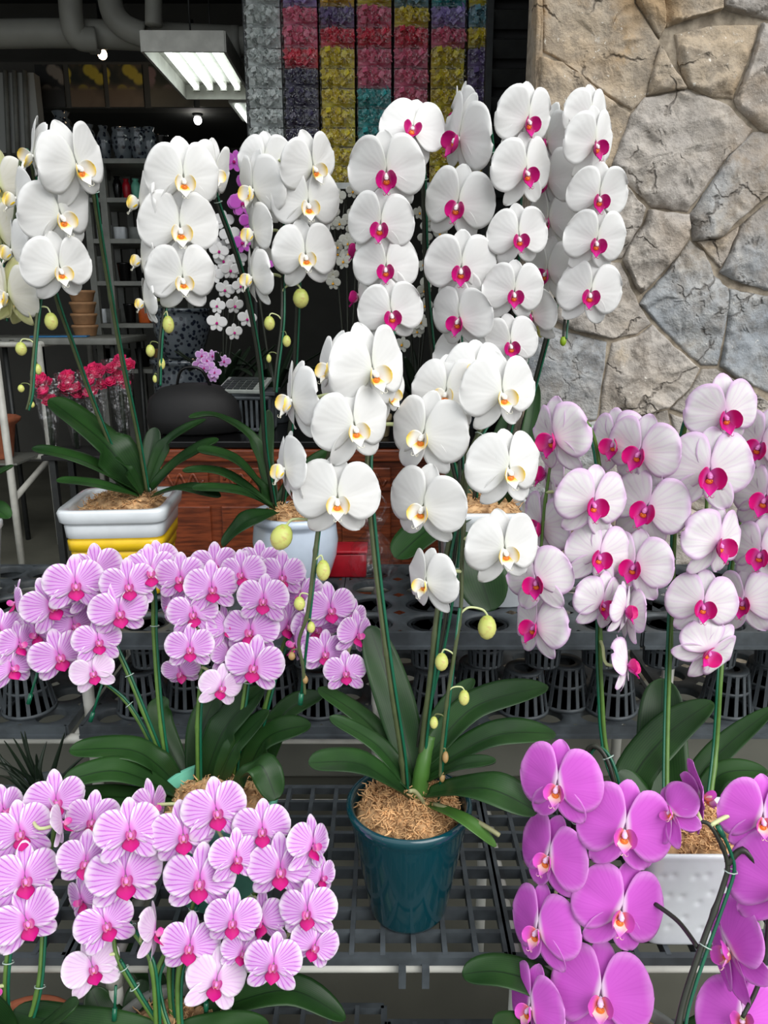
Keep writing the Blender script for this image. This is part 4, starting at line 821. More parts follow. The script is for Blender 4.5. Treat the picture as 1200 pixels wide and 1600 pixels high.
flowers(J, 'lilac', 1.06, [(119, 923, 94, 4, 0, 0), (85, 955, 88, 8, 0, -22), (202, 924, 86, 0, 0, 0), (188, 966, 90, 2, 0, 0, -.015), (155, 1010, 76, 3, 0, 0, -.02), (147, 1058, 70, 3, 0, -4, -.03, 'pale'), (96, 1034, 88, 6, 0, -12, -.01),
    (22, 1050, 76, 22, 0, -8, -.02), (33, 1013, 72, 30, 0, 0, .01), (57, 997, 74, -25, 0, 0, .03), (3, 995, 76, 10, 0, 0), (20, 947, 66, -70, 0, 10, .03), (143, 934, 72, 30, 0, 0, .03), (118, 985, 82, 15, 0, -10, .02), (152, 900, 84, 5, 0, 0, .05),
    (236, 903, 84, 0, 0, 0, .03), (282, 911, 80, -8, 0, 6, .02), (332, 928, 84, 3, 0, 0), (336, 893, 76, 4, 0, 0, .05), (378, 904, 72, -10, 0, 0, .03), (303, 967, 80, -4, 0, 0), (268, 954, 62, -35, 0, 0, .03), (297, 1021, 76, -2, 0, 4, -.02),
    (283, 1057, 60, -10, -20, 0, .02), (345, 1081, 70, 6, 0, 10, -.03, 'pale'), (357, 987, 70, 40, 0, 0, .02), (390, 995, 88, -10, 0, 10), (395, 1051, 92, -8, 0, 14, -.02), (411, 946, 82, -4, 0, 6, .0), (441, 909, 76, 5, 0, 0, .04), (384, 903, 70, -15, 0, 0, .06),
    (518, 960, 80, 6, 0, -4), (495, 990, 76, 12, 0, 0, .03), (470, 940, 74, -15, 0, 0, .05), (508, 1028, 72, 4, 0, 0, -.01), (560, 999, 72, 38, 0, 0), (541, 1058, 68, 3, 0, -4, -.03), (457, 1012, 76, -62, 0, 10, .01), (360, 1028, 62, 40, 0, 0, .02), (450, 985, 74, 20, 0, 5, .04),
    (250, 885, 70, 8, 10, -5, .07), (405, 890, 72, -5, 0, 0, .08), (548, 975, 66, 25, 0, 10, .05)], pj)
for l in [([(285, 1235, 1.05), (215, 1175, 1.02), (108, 1172, 1.0)], 54), ([(280, 1245, 1.02), (185, 1205, .97), (97, 1222, .95)], 56), ([(270, 1250, 1.0), (160, 1245, .96), (60, 1250, .95)], 44),
          ([(315, 1235, 1.05), (350, 1140, 1.06), (412, 1075, 1.08)], 58), ([(305, 1235, 1.07), (315, 1140, 1.1), (345, 1075, 1.13)], 46), ([(340, 1235, 1.04), (365, 1170, 1.04), (420, 1110, 1.05)], 40),
          ([(375, 1240, 1.05), (415, 1155, 1.05), (486, 1132, 1.06)], 52), ([(365, 1240, 1.0), (405, 1195, .97), (432, 1250, .95)], 50), ([(400, 1235, 1.07), (440, 1120, 1.1), (505, 1085, 1.12)], 44), ([(300, 1240, 1.08), (250, 1130, 1.14), (260, 1090, 1.16)], 40)]: leaf(J, *l)

# K: front lilac on the low shelf
c = V((P(262, 1600, .80).x, .80, L0))
K_ = empty('potted_orchid', c, 'mass of striped lilac orchids in the lower left foreground', 'orchid')
mb = MB(); mb.lathe([(.06, 0), (.066, .003), (.082, .17), (.086, .175), (.086, .19), (.083, .193), (.077, .19), (.074, .16), (0, .16)], c, 40); part('pot', mb, 'ceramic_grey', K_); moss(K_, c + V((0, 0, .178)), .073, .073, .02, 300, 9)
KS = [[(245, 1605, .8), (235, 1500, .82), (195, 1430, .86), (200, 1350, .9), (160, 1290, .92), (110, 1270, .92)], [(262, 1605, .8), (245, 1520, .83), (300, 1420, .87), (312, 1330, .9), (335, 1260, .92)],
      [(280, 1605, .8), (285, 1500, .83), (360, 1440, .86), (425, 1360, .89), (460, 1300, .9), (490, 1310, .9)], [(270, 1605, .82), (275, 1480, .86), (400, 1480, .86), (470, 1440, .87)], [(250, 1605, .81), (185, 1500, .83), (180, 1440, .85)]]
pk = [stem(K_, pp(q), .0034, 'stem_green', top=.55) for q in KS]
rod(K_, P(181, 1540, .82), P(179, 1582, .81)); rod(K_, P(322, 1545, .82), P(322, 1572, .82))
flowers(K_, 'lilac', .86, [(132, 1357, 88, -6, 0, 14, .01), (204, 1312, 104, 2, 0, 0, .0), (143, 1292, 84, -8, 0, 10, .05), (197, 1384, 116, 2, 0, 2, -.01), (287, 1317, 100, 0, 0, 4, .01), (340, 1279, 104, 6, 0, -4, .03),
    (370, 1350, 82, 14, 0, 4, .0), (311, 1390, 112, -4, 0, 10, -.02), (363, 1450, 88, -6, 0, 8, -.03), (169, 1454, 92, 6, 0, -10, -.02), (147, 1522, 90, 4, 0, -4, -.04, 'pale'), (246, 1464, 88, 58, 0, 10, -.02, 'pale'),
    (295, 1490, 92, -8, 0, 12, -.03), (336, 1545, 96, 2, 0, 16, -.05, 'pale'), (127, 1415, 76, -40, 0, 0, .02), (377, 1496, 66, 10, 0, 20, -.03), (438, 1371, 102, 2, 0, 4, .0), (410, 1307, 92, 0, 0, 2, .03), (491, 1330, 86, 38, 0, 0, .02),
    (480, 1436, 92, -6, 0, 4, -.02), (489, 1487, 78, 8, 0, 22, -.03), (426, 1519, 92, -6, 0, 14, -.05), (407, 1449, 84, -30, 0, 8, .0), (504, 1377, 60, 30, 0, 0, .03), (240, 1270, 82, 40, 0, 0, .07)], pk)
for l in [([(250, 1610, .82), (175, 1600, .84), (142, 1545, .86)], 52), ([(262, 1605, .82), (215, 1580, .85), (225, 1530, .88)], 42), ([(285, 1605, .82), (370, 1565, .86), (460, 1548, .88), (540, 1592, .87)], 52), ([(245, 1610, .80), (130, 1605, .80), (20, 1580, .82)], 60), ([(285, 1605, .82), (330, 1540, .88), (400, 1520, .92)], 44),
          ([(268, 1605, .84), (230, 1520, .9), (190, 1480, .92)], 40), ([(280, 1608, .8), (340, 1605, .8), (420, 1600, .82)], 46)]: leaf(K_, *l)
# L: its neighbour at the left edge
c = V((P(30, 1640, .80).x, .80, L0))
Lp = empty('potted_orchid', c, 'striped lilac orchid cut by the left edge in the lower left corner', 'orchid')
mb = MB(); mb.lathe([(.05, 0), (.056, .003), (.072, .16), (.076, .165), (.076, .178), (.073, .18), (.067, .178), (.064, .15), (0, .15)], c, 32); part('pot', mb, 'terracotta', Lp); moss(Lp, c + V((0, 0, .165)), .064, .064, .015, 120, 10)
LS = [[(15, 1640, .8), (8, 1540, .81), (18, 1440, .84), (28, 1350, .88), (40, 1270, .9)], [(30, 1640, .8), (60, 1540, .83), (70, 1400, .88), (90, 1260, .93)]]
pl = [stem(Lp, pp(q), .0034, 'stem_green', top=.7) for q in LS]
flowers(Lp, 'lilac', .86, [(33, 1311, 98, -4, 0, 4, .01), (40, 1385, 104, 8, 0, 4, -.01), (45, 1451, 104, 8, 0, -6, -.03), (88, 1262, 90, 6, 0, 4, .06), (8, 1275, 80, 20, 0, 0, .04), (103, 1290, 78, 66, 0, 0, .04, 'pale'), (-8, 1560, 80, 50, 0, 0, -.04)], pl)
leaf(Lp, [(30, 1630, .8), (-20, 1580, .76), (-90, 1570, .74)], 50); leaf(Lp, [(40, 1630, .8), (90, 1590, .78), (120, 1570, .77)], 40)

# H, I: purple orchids, lower right
c = V((P(985, 1700, .80).x, .80, L0))
Hp = empty('potted_orchid', c, 'bright purple orchid with two rows of big blooms left of the dimpled pot', 'orchid')
mb = MB(); mb.lathe([(.06, 0), (.066, .003), (.082, .14), (.086, .145), (.086, .16), (.083, .163), (.077, .16), (.074, .13), (0, .13)], c, 40); part('pot', mb, 'ceramic_grey', Hp); moss(Hp, c + V((0, 0, .148)), .073, .073, .02, 120, 11)
HS = [[(960, 1700, .8), (900, 1560, .86), (895, 1400, .89), (900, 1250, .9), (920, 1170, .9), (950, 1190, .88), (975, 1300, .85), (985, 1420, .82), (960, 1550, .80)], [(955, 1700, .8), (880, 1540, .86), (870, 1400, .88), (875, 1280, .9), (880, 1190, .9)]]
ph = [stem(Hp, pp(q), .004, 'stem_dark') for q in HS]
flowers(Hp, 'purple', .82, [(868, 1243, 134, -10, 0, 8, .03), (975, 1314, 146, 10, 0, -4, .0), (852, 1352, 126, -30, 0, 14, .02), (968, 1442, 146, 14, 0, 4, -.02), (836, 1467, 128, -34, 0, 14, .0), (938, 1578, 156, 6, 0, -4, -.04), (824, 1588, 122, -40, 0, 14, -.02)], ph)
for l in [([(970, 1690, .8), (870, 1560, .82), (790, 1520, .82), (722, 1522, .82)], 62), ([(970, 1695, .8), (850, 1620, .78), (770, 1600, .76)], 54), ([(990, 1690, .8), (1090, 1620, .8), (1160, 1600, .8)], 54)]: leaf(Hp, *l)
c = V((P(1120, 1700, .66).x, .66, L0))
Ip = empty('potted_orchid', c, 'violet purple orchid on a dark stem in the lower right corner', 'orchid')
mb = MB(); mb.lathe([(.06, 0), (.066, .003), (.082, .14), (.086, .145), (.086, .16), (.083, .163), (.077, .16), (.074, .13), (0, .13)], c, 40); part('pot', mb, 'black_plastic', Ip); moss(Ip, c + V((0, 0, .148)), .073, .073, .02, 120, 12)
IS = [[(1055, 1690, .66), (1062, 1590, .69), (1092, 1490, .72), (1128, 1390, .75), (1136, 1345, .76), (1110, 1290, .77), (1085, 1285, .78)], [(1136, 1350, .76), (1165, 1330, .76), (1200, 1400, .74), (1190, 1520, .72), (1160, 1590, .7)]]
pi_ = [stem(Ip, pp(IS[0]), .0036, 'stem_dark', off=(.007, -.002, 0), top=.8), stem(Ip, pp(IS[1]), .0036, 'stem_dark', stake=False)]
flowers(Ip, 'purple', .76, [(1048, 1276, 100, -40, 20, -50, .06), (1192, 1293, 126, 22, 0, -10, .02), (1222, 1408, 170, 8, 0, 0, -.02), (1136, 1496, 150, -46, 0, -34, .0), (1160, 1606, 140, -5, 40, -10, -.04)], pi_)
flower(Ip, 'purple', 1106, 1252, 112, 88, 10, 60, .83, pi_)
mb = MB(); mb.tube(spline([P(1023, 1412, .80), P(1060, 1440, .77), P(1090, 1480, .725)], 6), .0028, 6); part('side_stem', mb, 'stem_dark', Ip)

# M: ivory-green orchid at the left edge
c = V((P(-70, 830, 1.55).x, 1.55, L2))
Mp = empty('potted_orchid', c, 'greenish-yellow orchid cut by the left edge beside the white spray', 'orchid')
mb = MB(); mb.lathe([(.06, 0), (.066, .003), (.088, .16), (.092, .165), (.092, .18), (.089, .183), (.083, .18), (.08, .15), (0, .15)], c, 40); part('pot', mb, 'ceramic_white', Mp); moss(Mp, c + V((0, 0, .168)), .079, .079, .02, 120, 13)
MS = [[(-65, 800, 1.55), (-60, 600, 1.55), (-50, 400, 1.54), (-30, 280, 1.53), (-8, 260, 1.52), (-4, 330, 1.52), (2, 420, 1.5), (8, 500, 1.49)]]
pm = [stem(Mp, pp(MS[0]), .004)]
flowers(Mp, 'ivory', 1.46, [(8, 470, 108, -50, 0, 15, .0), (26, 478, 96, 25, -12, 10, .03, 'ivory'), (-4, 300, 100, -40, 0, 0, .06), (-6, 372, 100, -30, 0, 0, .06)], pm)
leaf(Mp, [(-60, 810, 1.55), (-30, 760, 1.5), (20, 728, 1.48)], 34); leaf(Mp, [(-60, 815, 1.52), (-20, 790, 1.48), (14, 810, 1.45)], 34)

# spiky plant at the back of the grid bench
c = V((P(62, 1225, 1.18).x, 1.18, L1))
Np = empty('spiky_plant', c, 'small dark spiky-leaved plant behind the lilac orchids at the left edge', 'plant')
mb = MB(); mb.lathe([(.03, 0), (.045, .04), (.048, .042), (.046, .045), (.042, .042), (0, .036)], c, 24); part('pot', mb, 'black_plastic', Np)
rn = random.Random(4)
for k in range(16):
    a = rn.uniform(-1, 1); b0 = c + V((a * .02, rn.uniform(-.02, .02), .036)); tip = c + V((a * .085 + rn.uniform(-.02, .02), rn.uniform(-.05, .03), rn.uniform(.09, .15))); md = (b0 + tip) / 2 + V((a * .01, 0, .012)); sp = spline([b0, md, tip], 5); q = MB()
    def fn(u, v, sp=sp):
        x = u * (len(sp) - 1); i = min(int(x), len(sp) - 2); return sp[i].lerp(sp[i + 1], x - i) + V((1, 0, 0)) * (v * .006 * (1 - u) ** .7) + V((0, -.002, 0)) * (1 - v * v)
    q.sheet(fn, 8, 2, .001); part('blade', q, 'leaf_dark', Np)
# ------------------------------------------------------------------ rack of bow packets
YR = 3.4; xa = P(385, 150, YR).x; CW = .1462
rack = empty('display_rack', (xa + CW * 3.8, YR, 0), 'tall steel display rack holding the colourful bow packets', 'rack')
zb = P(500, 287, YR).z; pkH = .0722
cols = ['silver ' * 9 + 'pink pink', 'orange lavender pink pink red navy navy navy navy navy navy', 'orange orange violet red yellow yellow yellow yellow yellow yellow yellow', 'lavender yellow pink red pink pink teal teal teal teal teal',
        'yellow blue yellow red pink pink pink pink teal teal pink', 'pink teal lavender pink yellow yellow yellow yellow yellow yellow yellow', 'pink yellow blue yellow violet violet violet violet yellow yellow yellow', 'blue blue teal lavender teal violet violet pink yellow yellow yellow']
for (x0_, x1_) in ((xa - .02, xa - .008), (xa + CW * 7.55, xa + CW * 7.62)):
    m = MB(); m.box(((x0_ + x1_) / 2, YR + .12, 1.42), ((x1_ - x0_) / 2, .012, 1.42)); part('post', m, 'steel_dark', rack, False)
m = MB(); m.box((xa + CW * 3.77, YR + .045, zb - .008), (CW * 3.82, .075, .006)); m.box((xa + CW * 3.77, YR - .028, zb - .012), (CW * 3.82, .003, .012)); part('shelf', m, 'steel_light', rack, False)
m = MB(); m.box((xa + CW * 3.77, YR + .125, (zb + 2.84) / 2), (CW * 3.82, .004, (2.84 - zb) / 2)); part('back_panel', m, 'black_matte', rack, False)
bows = []
for v_ in range(3):
    rn = random.Random(v_ + 20); m = MB()
    for k in range(34):
        c = V((rn.uniform(-.055, .055), rn.uniform(-.043, -.012), rn.uniform(-.024, .022))); Rr = Matrix.Rotation(rn.uniform(0, 6.28), 3, V((rn.gauss(0, 1), rn.gauss(0, 1), rn.gauss(0, 1))).normalized())
        L, w_ = rn.uniform(.012, .022), rn.uniform(.007, .012); b0 = len(m.v)
        for s_, z in ((-1, 0), (0, .014), (1, 0)):
            for y in (-1, 1): m.v += [c + Rr @ V((s_ * L, y * w_, z)), c + Rr @ V((s_ * L, y * w_, z - .0012))]
        for s_ in (0, 4):
            q = b0 + s_; m.quad((q, q + 2, q + 6, q + 4)); m.quad((q + 1, q + 5, q + 7, q + 3)); m.quad((q, q + 4, q + 5, q + 1)); m.quad((q + 2, q + 3, q + 7, q + 6))
        m.quad((b0, b0 + 1, b0 + 3, b0 + 2)); m.quad((b0 + 8, b0 + 10, b0 + 11, b0 + 9))
    m.box((0, .026, -.001), (.066, .022, .0335)); bows.append(m)
BM = {}
wm = MB(); wm.box((0, 0, 0), (.0695, .055, .0345), None, 0, .006); wme = wm.mesh('wrapper', 'clear_film')
nrow = 11
for ci, cl in enumerate(cols):
    for ri, cn in enumerate(cl.split()):
        z = zb + .0361 + (nrow - 1 - ri) * pkH; x = xa + CW * (ci + .5); v_ = (ci * 7 + ri * 5) % 3
        if (cn, v_) not in BM: BM[cn, v_] = bows[v_].mesh('bows', 'bow_' + cn, False)
        dep = {'silver': 'clear silvery', 'navy': 'dark navy'}.get(cn, cn)
        p = empty('bow_packet', (x, YR + .03, z - .036), '%s bow packet, %s from the bottom in the %s column' % (dep, ORD[nrow - ri], (['leftmost', 'second left', 'third left', 'fourth left', 'fourth right', 'third right', 'second right', 'rightmost'][ci])), 'packet', 'packets of bows on the rack')
        M = Matrix.Translation((x, YR + .03, z)); link('wrapper', wme, p, M); link('bows', BM[cn, v_], p, M)
# dark louvred cabinet between the rack and the stone wall
m = MB(); cx_ = P(800, 200, 3.3).x
lou = empty('louvred_shutter', (cx_, 3.3, 0), 'dark slatted shutter beside the stone wall', 'shutter')
for s_ in (-.10, .10):
    m = MB(); m.box((cx_ + s_, 3.3, 1.4), (.012, .02, 1.4)); part('stile', m, 'steel_dark', lou, False)
for k in range(18):
    m = MB(); m.box((cx_, 3.3, 1.0 + k * .10), (.09, .006, .032), Matrix.Rotation(R(30), 3, 'X')); part('slat', m, 'steel_dark', lou, False)
m = MB(); m.box((cx_, 3.34, 1.4), (.11, .006, 1.4)); part('back_board', m, 'black_matte', lou, False)
# ------------------------------------------------------------------ ceiling: pipes, lamps, posters
def duct(label, pts, r, rings=()):
    d = empty('duct_pipe', pts[0], label, 'pipe'); m = MB(); m.tube(spline(pts, 6), r, 16); part('pipe', m, 'pipe_grey', d)
    for t in rings:
        q = V(pts[0]).lerp(V(pts[-1]), t); m = MB(); m.tube([q - V((.02, 0, 0)), q, q + V((.02, 0, 0))], r * 1.08, 16); part('collar', m, 'pipe_grey', d)
YP = 4.3
duct('long grey duct pipe under the dark ceiling behind the lamp', [P(-80, 55, YP), P(100, 52, YP), P(250, 58, YP), P(420, 66, YP)], .065, (.45, .62, .9))
duct('grey elbow pipe rising left of the lamp', [P(150, 62, 4.25), P(122, 58, 4.22), P(112, 30, 4.2), P(108, -40, 4.2)], .055)
duct('grey curved pipe rising above the lamp', [P(225, 55, 4.22), P(195, 42, 4.2), P(175, 15, 4.2), P(168, -40, 4.2)], .058)
duct('thin grey pipe beside the curved pipe', [P(240, 40, 4.15), P(240, 5, 4.15), P(240, -40, 4.15)], .04)
a, b = P(288, 97, 3.66), P(342, 143, 4.44); a.z = b.z = (a.z + b.z) / 2
lamp = empty('ceiling_lamp', (a + b) / 2, 'white fluorescent ceiling fixture with lit tubes, open below', 'lamp'); d = (b - a).normalized(); sd2 = V((d.y, -d.x, 0)); wl = .175; ln = (b - a).length / 2; cc = (a + b) / 2; Rt = Matrix((sd2, d, V((0, 0, 1)))).transposed()
m = MB(); m.box(cc + V((0, 0, .075)), (wl, ln, .006), Rt)
for s_ in (-1, 1): m.box(cc + sd2 * s_ * wl + V((0, 0, .04)), (.006, ln, .04), Rt); m.box(cc + d * s_ * ln + V((0, 0, .04)), (wl, .006, .04), Rt)
part('housing', m, 'white_paint', lamp, False)
for k in (-.105, -.035, .035, .105):
    m = MB(); m.tube([cc + sd2 * k - d * (ln - .06) + V((0, 0, .045)), cc + sd2 * k + V((0, 0, .045)), cc + sd2 * k + d * (ln - .06) + V((0, 0, .045))], .014, 10); part('fluorescent_tube', m, 'tube_glow', lamp)
    for e in (-1, 1):
        m = MB(); m.box(cc + sd2 * k + d * e * (ln - .05) + V((0, 0, .05)), (.016, .01, .022), Rt); part('socket', m, 'white_paint', lamp, False)
for s_ in (-1, 1):
    m = MB(); q = cc + d * s_ * ln * .6 + V((0, 0, .08)); m.tube([q, (q + V((0, 0, (2.9 - q.z) / 2))), V((q.x, q.y, 2.9))], .004, 6); part('hanger', m, 'steel_dark', lamp)
q = P(383, 176, 4.72); m = MB(); m.box(q + V((.1, 0, .03)), (.15, .22, .03)); l2 = empty('ceiling_lamp', q, 'second fluorescent fixture half hidden behind the packet rack', 'lamp'); part('housing', m, 'white_paint', l2, False)
for k in (-.06, .0, .06, .14):
    m = MB(); m.tube([q + V((k + .05, -.2, -.012)), q + V((k + .05, 0, -.012)), q + V((k + .05, .2, -.012))], .012, 8); part('fluorescent_tube', m, 'tube_glow', l2)
for (x, y, Y_, mat, lb) in ((160, 85, 4.6, 'bulb_warm', 'small lit spot bulb in front of the yellow orchid posters'), (309, 188, 5.2, 'bulb_glow', 'small lit spot bulb above the shelf of vases')):
    q = P(x, y, Y_); sp = empty('spot_lamp', q, lb, 'lamp'); m = MB(); m.ball(q, (.024, .024, .026), 14, 8); part('bulb', m, mat, sp); m = MB(); m.lathe([(.02, .018), (.032, .03), (.034, .07), (.012, .09), (.008, 2.9 - q.z), (0, 2.9 - q.z)], q, 14); part('holder', m, 'steel_dark', sp)
YB = 5.0; zt, z1 = P(200, 92, YB).z, P(200, 165, YB).z
m = MB(); x0_, x1_ = P(-60, 130, YB).x, P(470, 130, YB).x; m.box(((x0_ + x1_) / 2, YB + .12, (zt + z1) / 2), ((x1_ - x0_) / 2, .06, (zt - z1) / 2)); struct('trim_bulkhead', m, 'dark_wall')
m = MB(); m.box(((x0_ + x1_) / 2, YB + .70, z1 + .03), ((x1_ - x0_) / 2, .52, .03)); struct('trim_soffit', m, 'ceiling_dark')
for (xa_, xb_, mt, lb) in ((48, 98, 'poster_white', 'dark poster of white orchids, leftmost on the bulkhead'), (101, 160, 'poster_yellow', 'poster of yellow orchids left of the lit bulb'), (162, 222, 'poster_yellow', 'poster of yellow orchids right of the lit bulb'), (228, 300, 'poster_mixed', 'poster with mixed flowers behind the lamp fixture'), (306, 386, 'poster_mixed', 'faded flower poster beside the packet rack')):
    p0, p1 = P(xa_, 97, YB), P(xb_, 164, YB); m = MB(); m.box((0, 0, 0), ((p1.x - p0.x) / 2, .004, (p0.z - p1.z) / 2)); cx2 = V(((p0.x + p1.x) / 2, YB + .05, (p0.z + p1.z) / 2))
    o = thing('poster', m, mt, lb, 'poster', None, False); o.location = cx2
m = MB(); p0 = P(-20, 115, 4.9); p1 = P(68, 240, 4.9); m.box(((p0.x + p1.x) / 2, 4.92, p1.z / 2 + p0.z / 2), ((p1.x - p0.x) / 2, .04, (p0.z - p1.z) / 2)); struct('trim_partition', m, 'pale_wall')
for k, x in enumerate((8, 22, 38)):
    p0 = P(x, 110, 4.86); p1 = P(x + 6, 245, 4.86); m = MB(); m.tube([p0, (p0 + p1) / 2, p1], .014, 8); thing('wall_pipe', m, 'grey_paint', '%s thin grey pipe from the left on the pale partition' % ORD[k + 1], 'pipe')
# ------------------------------------------------------------------ shelves of vases at the back left
def vase(x, y0, y1, wpx, Y_, shape, mat, label, cat='vase', group=None, zb_=None):
    b_ = P(x, y1, Y_); t_ = P(x, y0, Y_); h = t_.z - b_.z; r = wpx * m_at(b_) / 2
    pr = {'tall': [(.55, 0), (.62, .02), (.95, .45), (1, .68), (.7, .84), (.5, .9), (.72, 1), (.64, 1), (.42, .9), (0, .88)], 'pot': [(.7, 0), (.74, .02), (.96, .9), (1, .92), (1, 1), (.92, 1), (.88, .9), (0, .88)], 'jar': [(.6, 0), (.66, .03), (.98, .5), (1, .7), (.86, .88), (.95, .92), (.95, 1), (.85, 1), (.78, .9), (0, .88)], 'cube': [(.9, 0), (.94, .03), (1, .97), (.97, 1), (.88, 1), (.86, .9), (0, .88)]}[shape]
    if zb_ is not None: b_.z = zb_
    m = MB(); m.lathe([(a * r, z * h) for a, z in pr], b_, 22, sq=8 if shape == 'cube' else None); return thing(shape == 'pot' and 'flower_pot' or 'vase', m, mat, label, cat, group)
sh = empty('shelf_unit', (P(200, 400, 4.6).x, 4.6, 0), 'white-framed shelf unit stacked with vases and pots at the back left', 'shelf')
SX0, SX1 = P(150, 300, 4.7).x, P(268, 300, 4.7).x; zs_ = [P(200, yy, 4.62).z for yy in (252, 312, 375, 440, 505, 575)]
for x in (SX0, SX1, (SX0 + SX1) / 2 - .12):
    for y in (4.55, 5.0):
        m = MB(); m.box((x, y, (zs_[0]) / 2), (.018, .018, zs_[0] / 2)); part('post', m, 'grey_paint', sh, False)
for z in zs_:
    m = MB(); m.box(((SX0 + SX1) / 2, 4.775, z - .012), ((SX1 - SX0) / 2 + .018, .24, .012)); part('board', m, 'grey_paint', sh, False)
TOP = [(102, 168, 248, 38, 'tall', 'tall speckled blue porcelain vase, tallest at the left'), (142, 188, 248, 24, 'tall', 'slim patterned vase second from the left'), (165, 190, 248, 22, 'tall', 'slim patterned vase third from the left'), (194, 196, 250, 34, 'jar', 'round lidded-shape jar in the middle'), (219, 196, 250, 28, 'jar', 'speckled jar right of the middle'), (236, 194, 250, 24, 'tall', 'grey speckled vase second from the right'), (255, 208, 252, 20, 'pot', 'dark pot at the right end')]
for (x, y0, y1, w_, shp, lb) in TOP: vase(x, y0, y1, w_, 4.68, shp, 'porcelain_blue' if shp != 'pot' else 'black_gloss', lb + ' on the top shelf', group='vases on the top shelf', zb_=zs_[0])
m = MB(); m.box((P(120, 300, 4.68).x, 4.68, zs_[0] - .045), (.16, .12, .03)); thing('shelf_bracket', m, 'grey_paint', 'pale ledge left of the white shelf unit under the tall vase', 'shelf', None, False)
ITEM = [(1, 185, 40, 14, 'tall', 'black_gloss', 'dark vase'), (1, 199, 36, 13, 'tall', 'red_plastic', 'red vase'), (1, 214, 36, 15, 'tall', 'ceramic_mint', 'pale green vase'), (1, 232, 26, 14, 'jar', 'ceramic_white', 'white jar'), (1, 250, 26, 14, 'jar', 'ceramic_white', 'white jar'), (2, 165, 26, 20, 'cube', 'ceramic_white', 'white square pot'), (2, 190, 22, 18, 'cube', 'ceramic_white', 'white square pot'), (2, 214, 22, 18, 'cube', 'ceramic_grey', 'grey square pot'), (2, 240, 24, 18, 'pot', 'ceramic_grey', 'grey pot'), (3, 148, 40, 26, 'pot', 'ceramic_grey', 'grey pot'), (3, 172, 28, 12, 'tall', 'orange_plastic', 'orange bottle'), (3, 196, 30, 22, 'pot', 'black_gloss', 'black pot'), (3, 222, 30, 20, 'pot', 'black_gloss', 'black pot'), (3, 248, 30, 18, 'cube', 'ceramic_grey', 'grey square pot'),
        (4, 152, 22, 22, 'cube', 'ceramic_white', 'white square pot'), (4, 178, 22, 20, 'cube', 'ceramic_grey', 'grey square pot'), (4, 205, 30, 20, 'pot', 'black_gloss', 'black pot'), (4, 228, 30, 18, 'cube', 'orange_plastic', 'orange square pot'), (4, 250, 28, 16, 'pot', 'ceramic_grey', 'grey pot'), (5, 165, 28, 24, 'pot', 'black_gloss', 'black pot'), (5, 195, 28, 24, 'pot', 'ceramic_grey', 'grey pot'), (5, 225, 28, 24, 'pot', 'black_gloss', 'black pot'), (5, 250, 28, 18, 'pot', 'tan_clay', 'clay pot')]
cnt = {}
for (si, x, h, w_, shp, mt, nm) in ITEM:
    cnt[si] = cnt.get(si, 0) + 1; yy = (252, 312, 375, 440, 505, 575)[si]
    x_ = max(x, 160); vase(x_, yy - h, yy, w_, 4.72, shp, mt, '%s, %s from the left on the %s shelf down' % (nm, ORD[cnt[si]], ORD[si + 1]), 'pot' if shp in ('pot', 'cube') else 'vase', 'pots on the shelf unit', zs_[si])
# ------------------------------------------------------------------ left table, bouquets, jars
Yt = 4.0; xl_, xr_ = P(-40, 560, Yt).x, P(62, 560, Yt).x
tb = empty('metal_table', (xl_, Yt, 0), 'white metal table with slatted top at the left edge', 'table'); zt_ = P(55, 538, Yt).z
for (x, y) in ((xr_, Yt), (xr_, Yt + .7), (xl_ - .2, Yt), (P(2, 560, 3.6).x, Yt - .45)):
    m = MB(); m.tube([(x, y, 0), (x, y, zt_ / 2), (x, y, zt_)], .018, 8); part('leg', m, 'white_paint', tb)
for (p0, p1) in (((xl_ - .2, Yt, zt_), (xr_, Yt, zt_)), ((xr_, Yt, zt_), (xr_, Yt + .7, zt_)), ((xl_ - .2, Yt + .7, zt_), (xr_, Yt + .7, zt_)), ((xl_ - .2, Yt, .48), (xr_, Yt, .48)), ((xr_, Yt, .48), (P(2, 560, 3.6).x, Yt - .45, .36))):
    m = MB(); m.tube([p0, (V(p0) + V(p1)) / 2, p1], .015, 8); part('rail', m, 'white_paint', tb)
for k in range(8):
    x = xl_ - .15 + (xr_ - xl_ + .12) * k / 7; m = MB(); m.box((x, Yt + .35, zt_ + .018), (.02, .36, .004)); part('slat', m, 'grey_paint', tb, False)
pc_ = P(12, 700, Yt); m = MB(); m.box((pc_.x - .1, Yt - .10, .490), (.26, .15, .005)); part('low_shelf', m, 'grey_paint', tb, False); m = MB(); m.lathe([(.07, 0), (.075, .01), (.10, .17), (.125, .19), (.13, .21), (.12, .212), (.10, .2), (0, .18)], V((pc_.x, Yt - .12, .496)), 28, disp=lambda x, y, z, i, j: (x * (1 + .04 * math.sin(j * 1.8)), y * (1 + .04 * math.sin(j * 1.8)))); thing('clay_pot', m, 'terracotta', 'frilled terracotta pot on the lower rail at the left edge', 'pot')
for k in range(4):
    q = P(131, 492, 4.3); m = MB(); m.lathe([(.05, 0), (.055, .004), (.066, .045), (.07, .047), (.07, .058), (.066, .06), (.06, .05), (0, .048)], V((q.x, 4.3, zt_ + .03 + .06 * k)), 22); thing('clay_pot', m, 'tan_clay', '%s tan clay pot from the bottom of the stack on the left table' % ORD[k + 1], 'pot', 'stacked clay pots')
m = MB(); q = P(115, 520, 4.3); m.box((q.x, 4.3, zt_ + .012), (.32, .26, .018), None, 0, .006); thing('wooden_board', m, 'grey_paint', 'grey board on the left table under the clay pots', 'board')
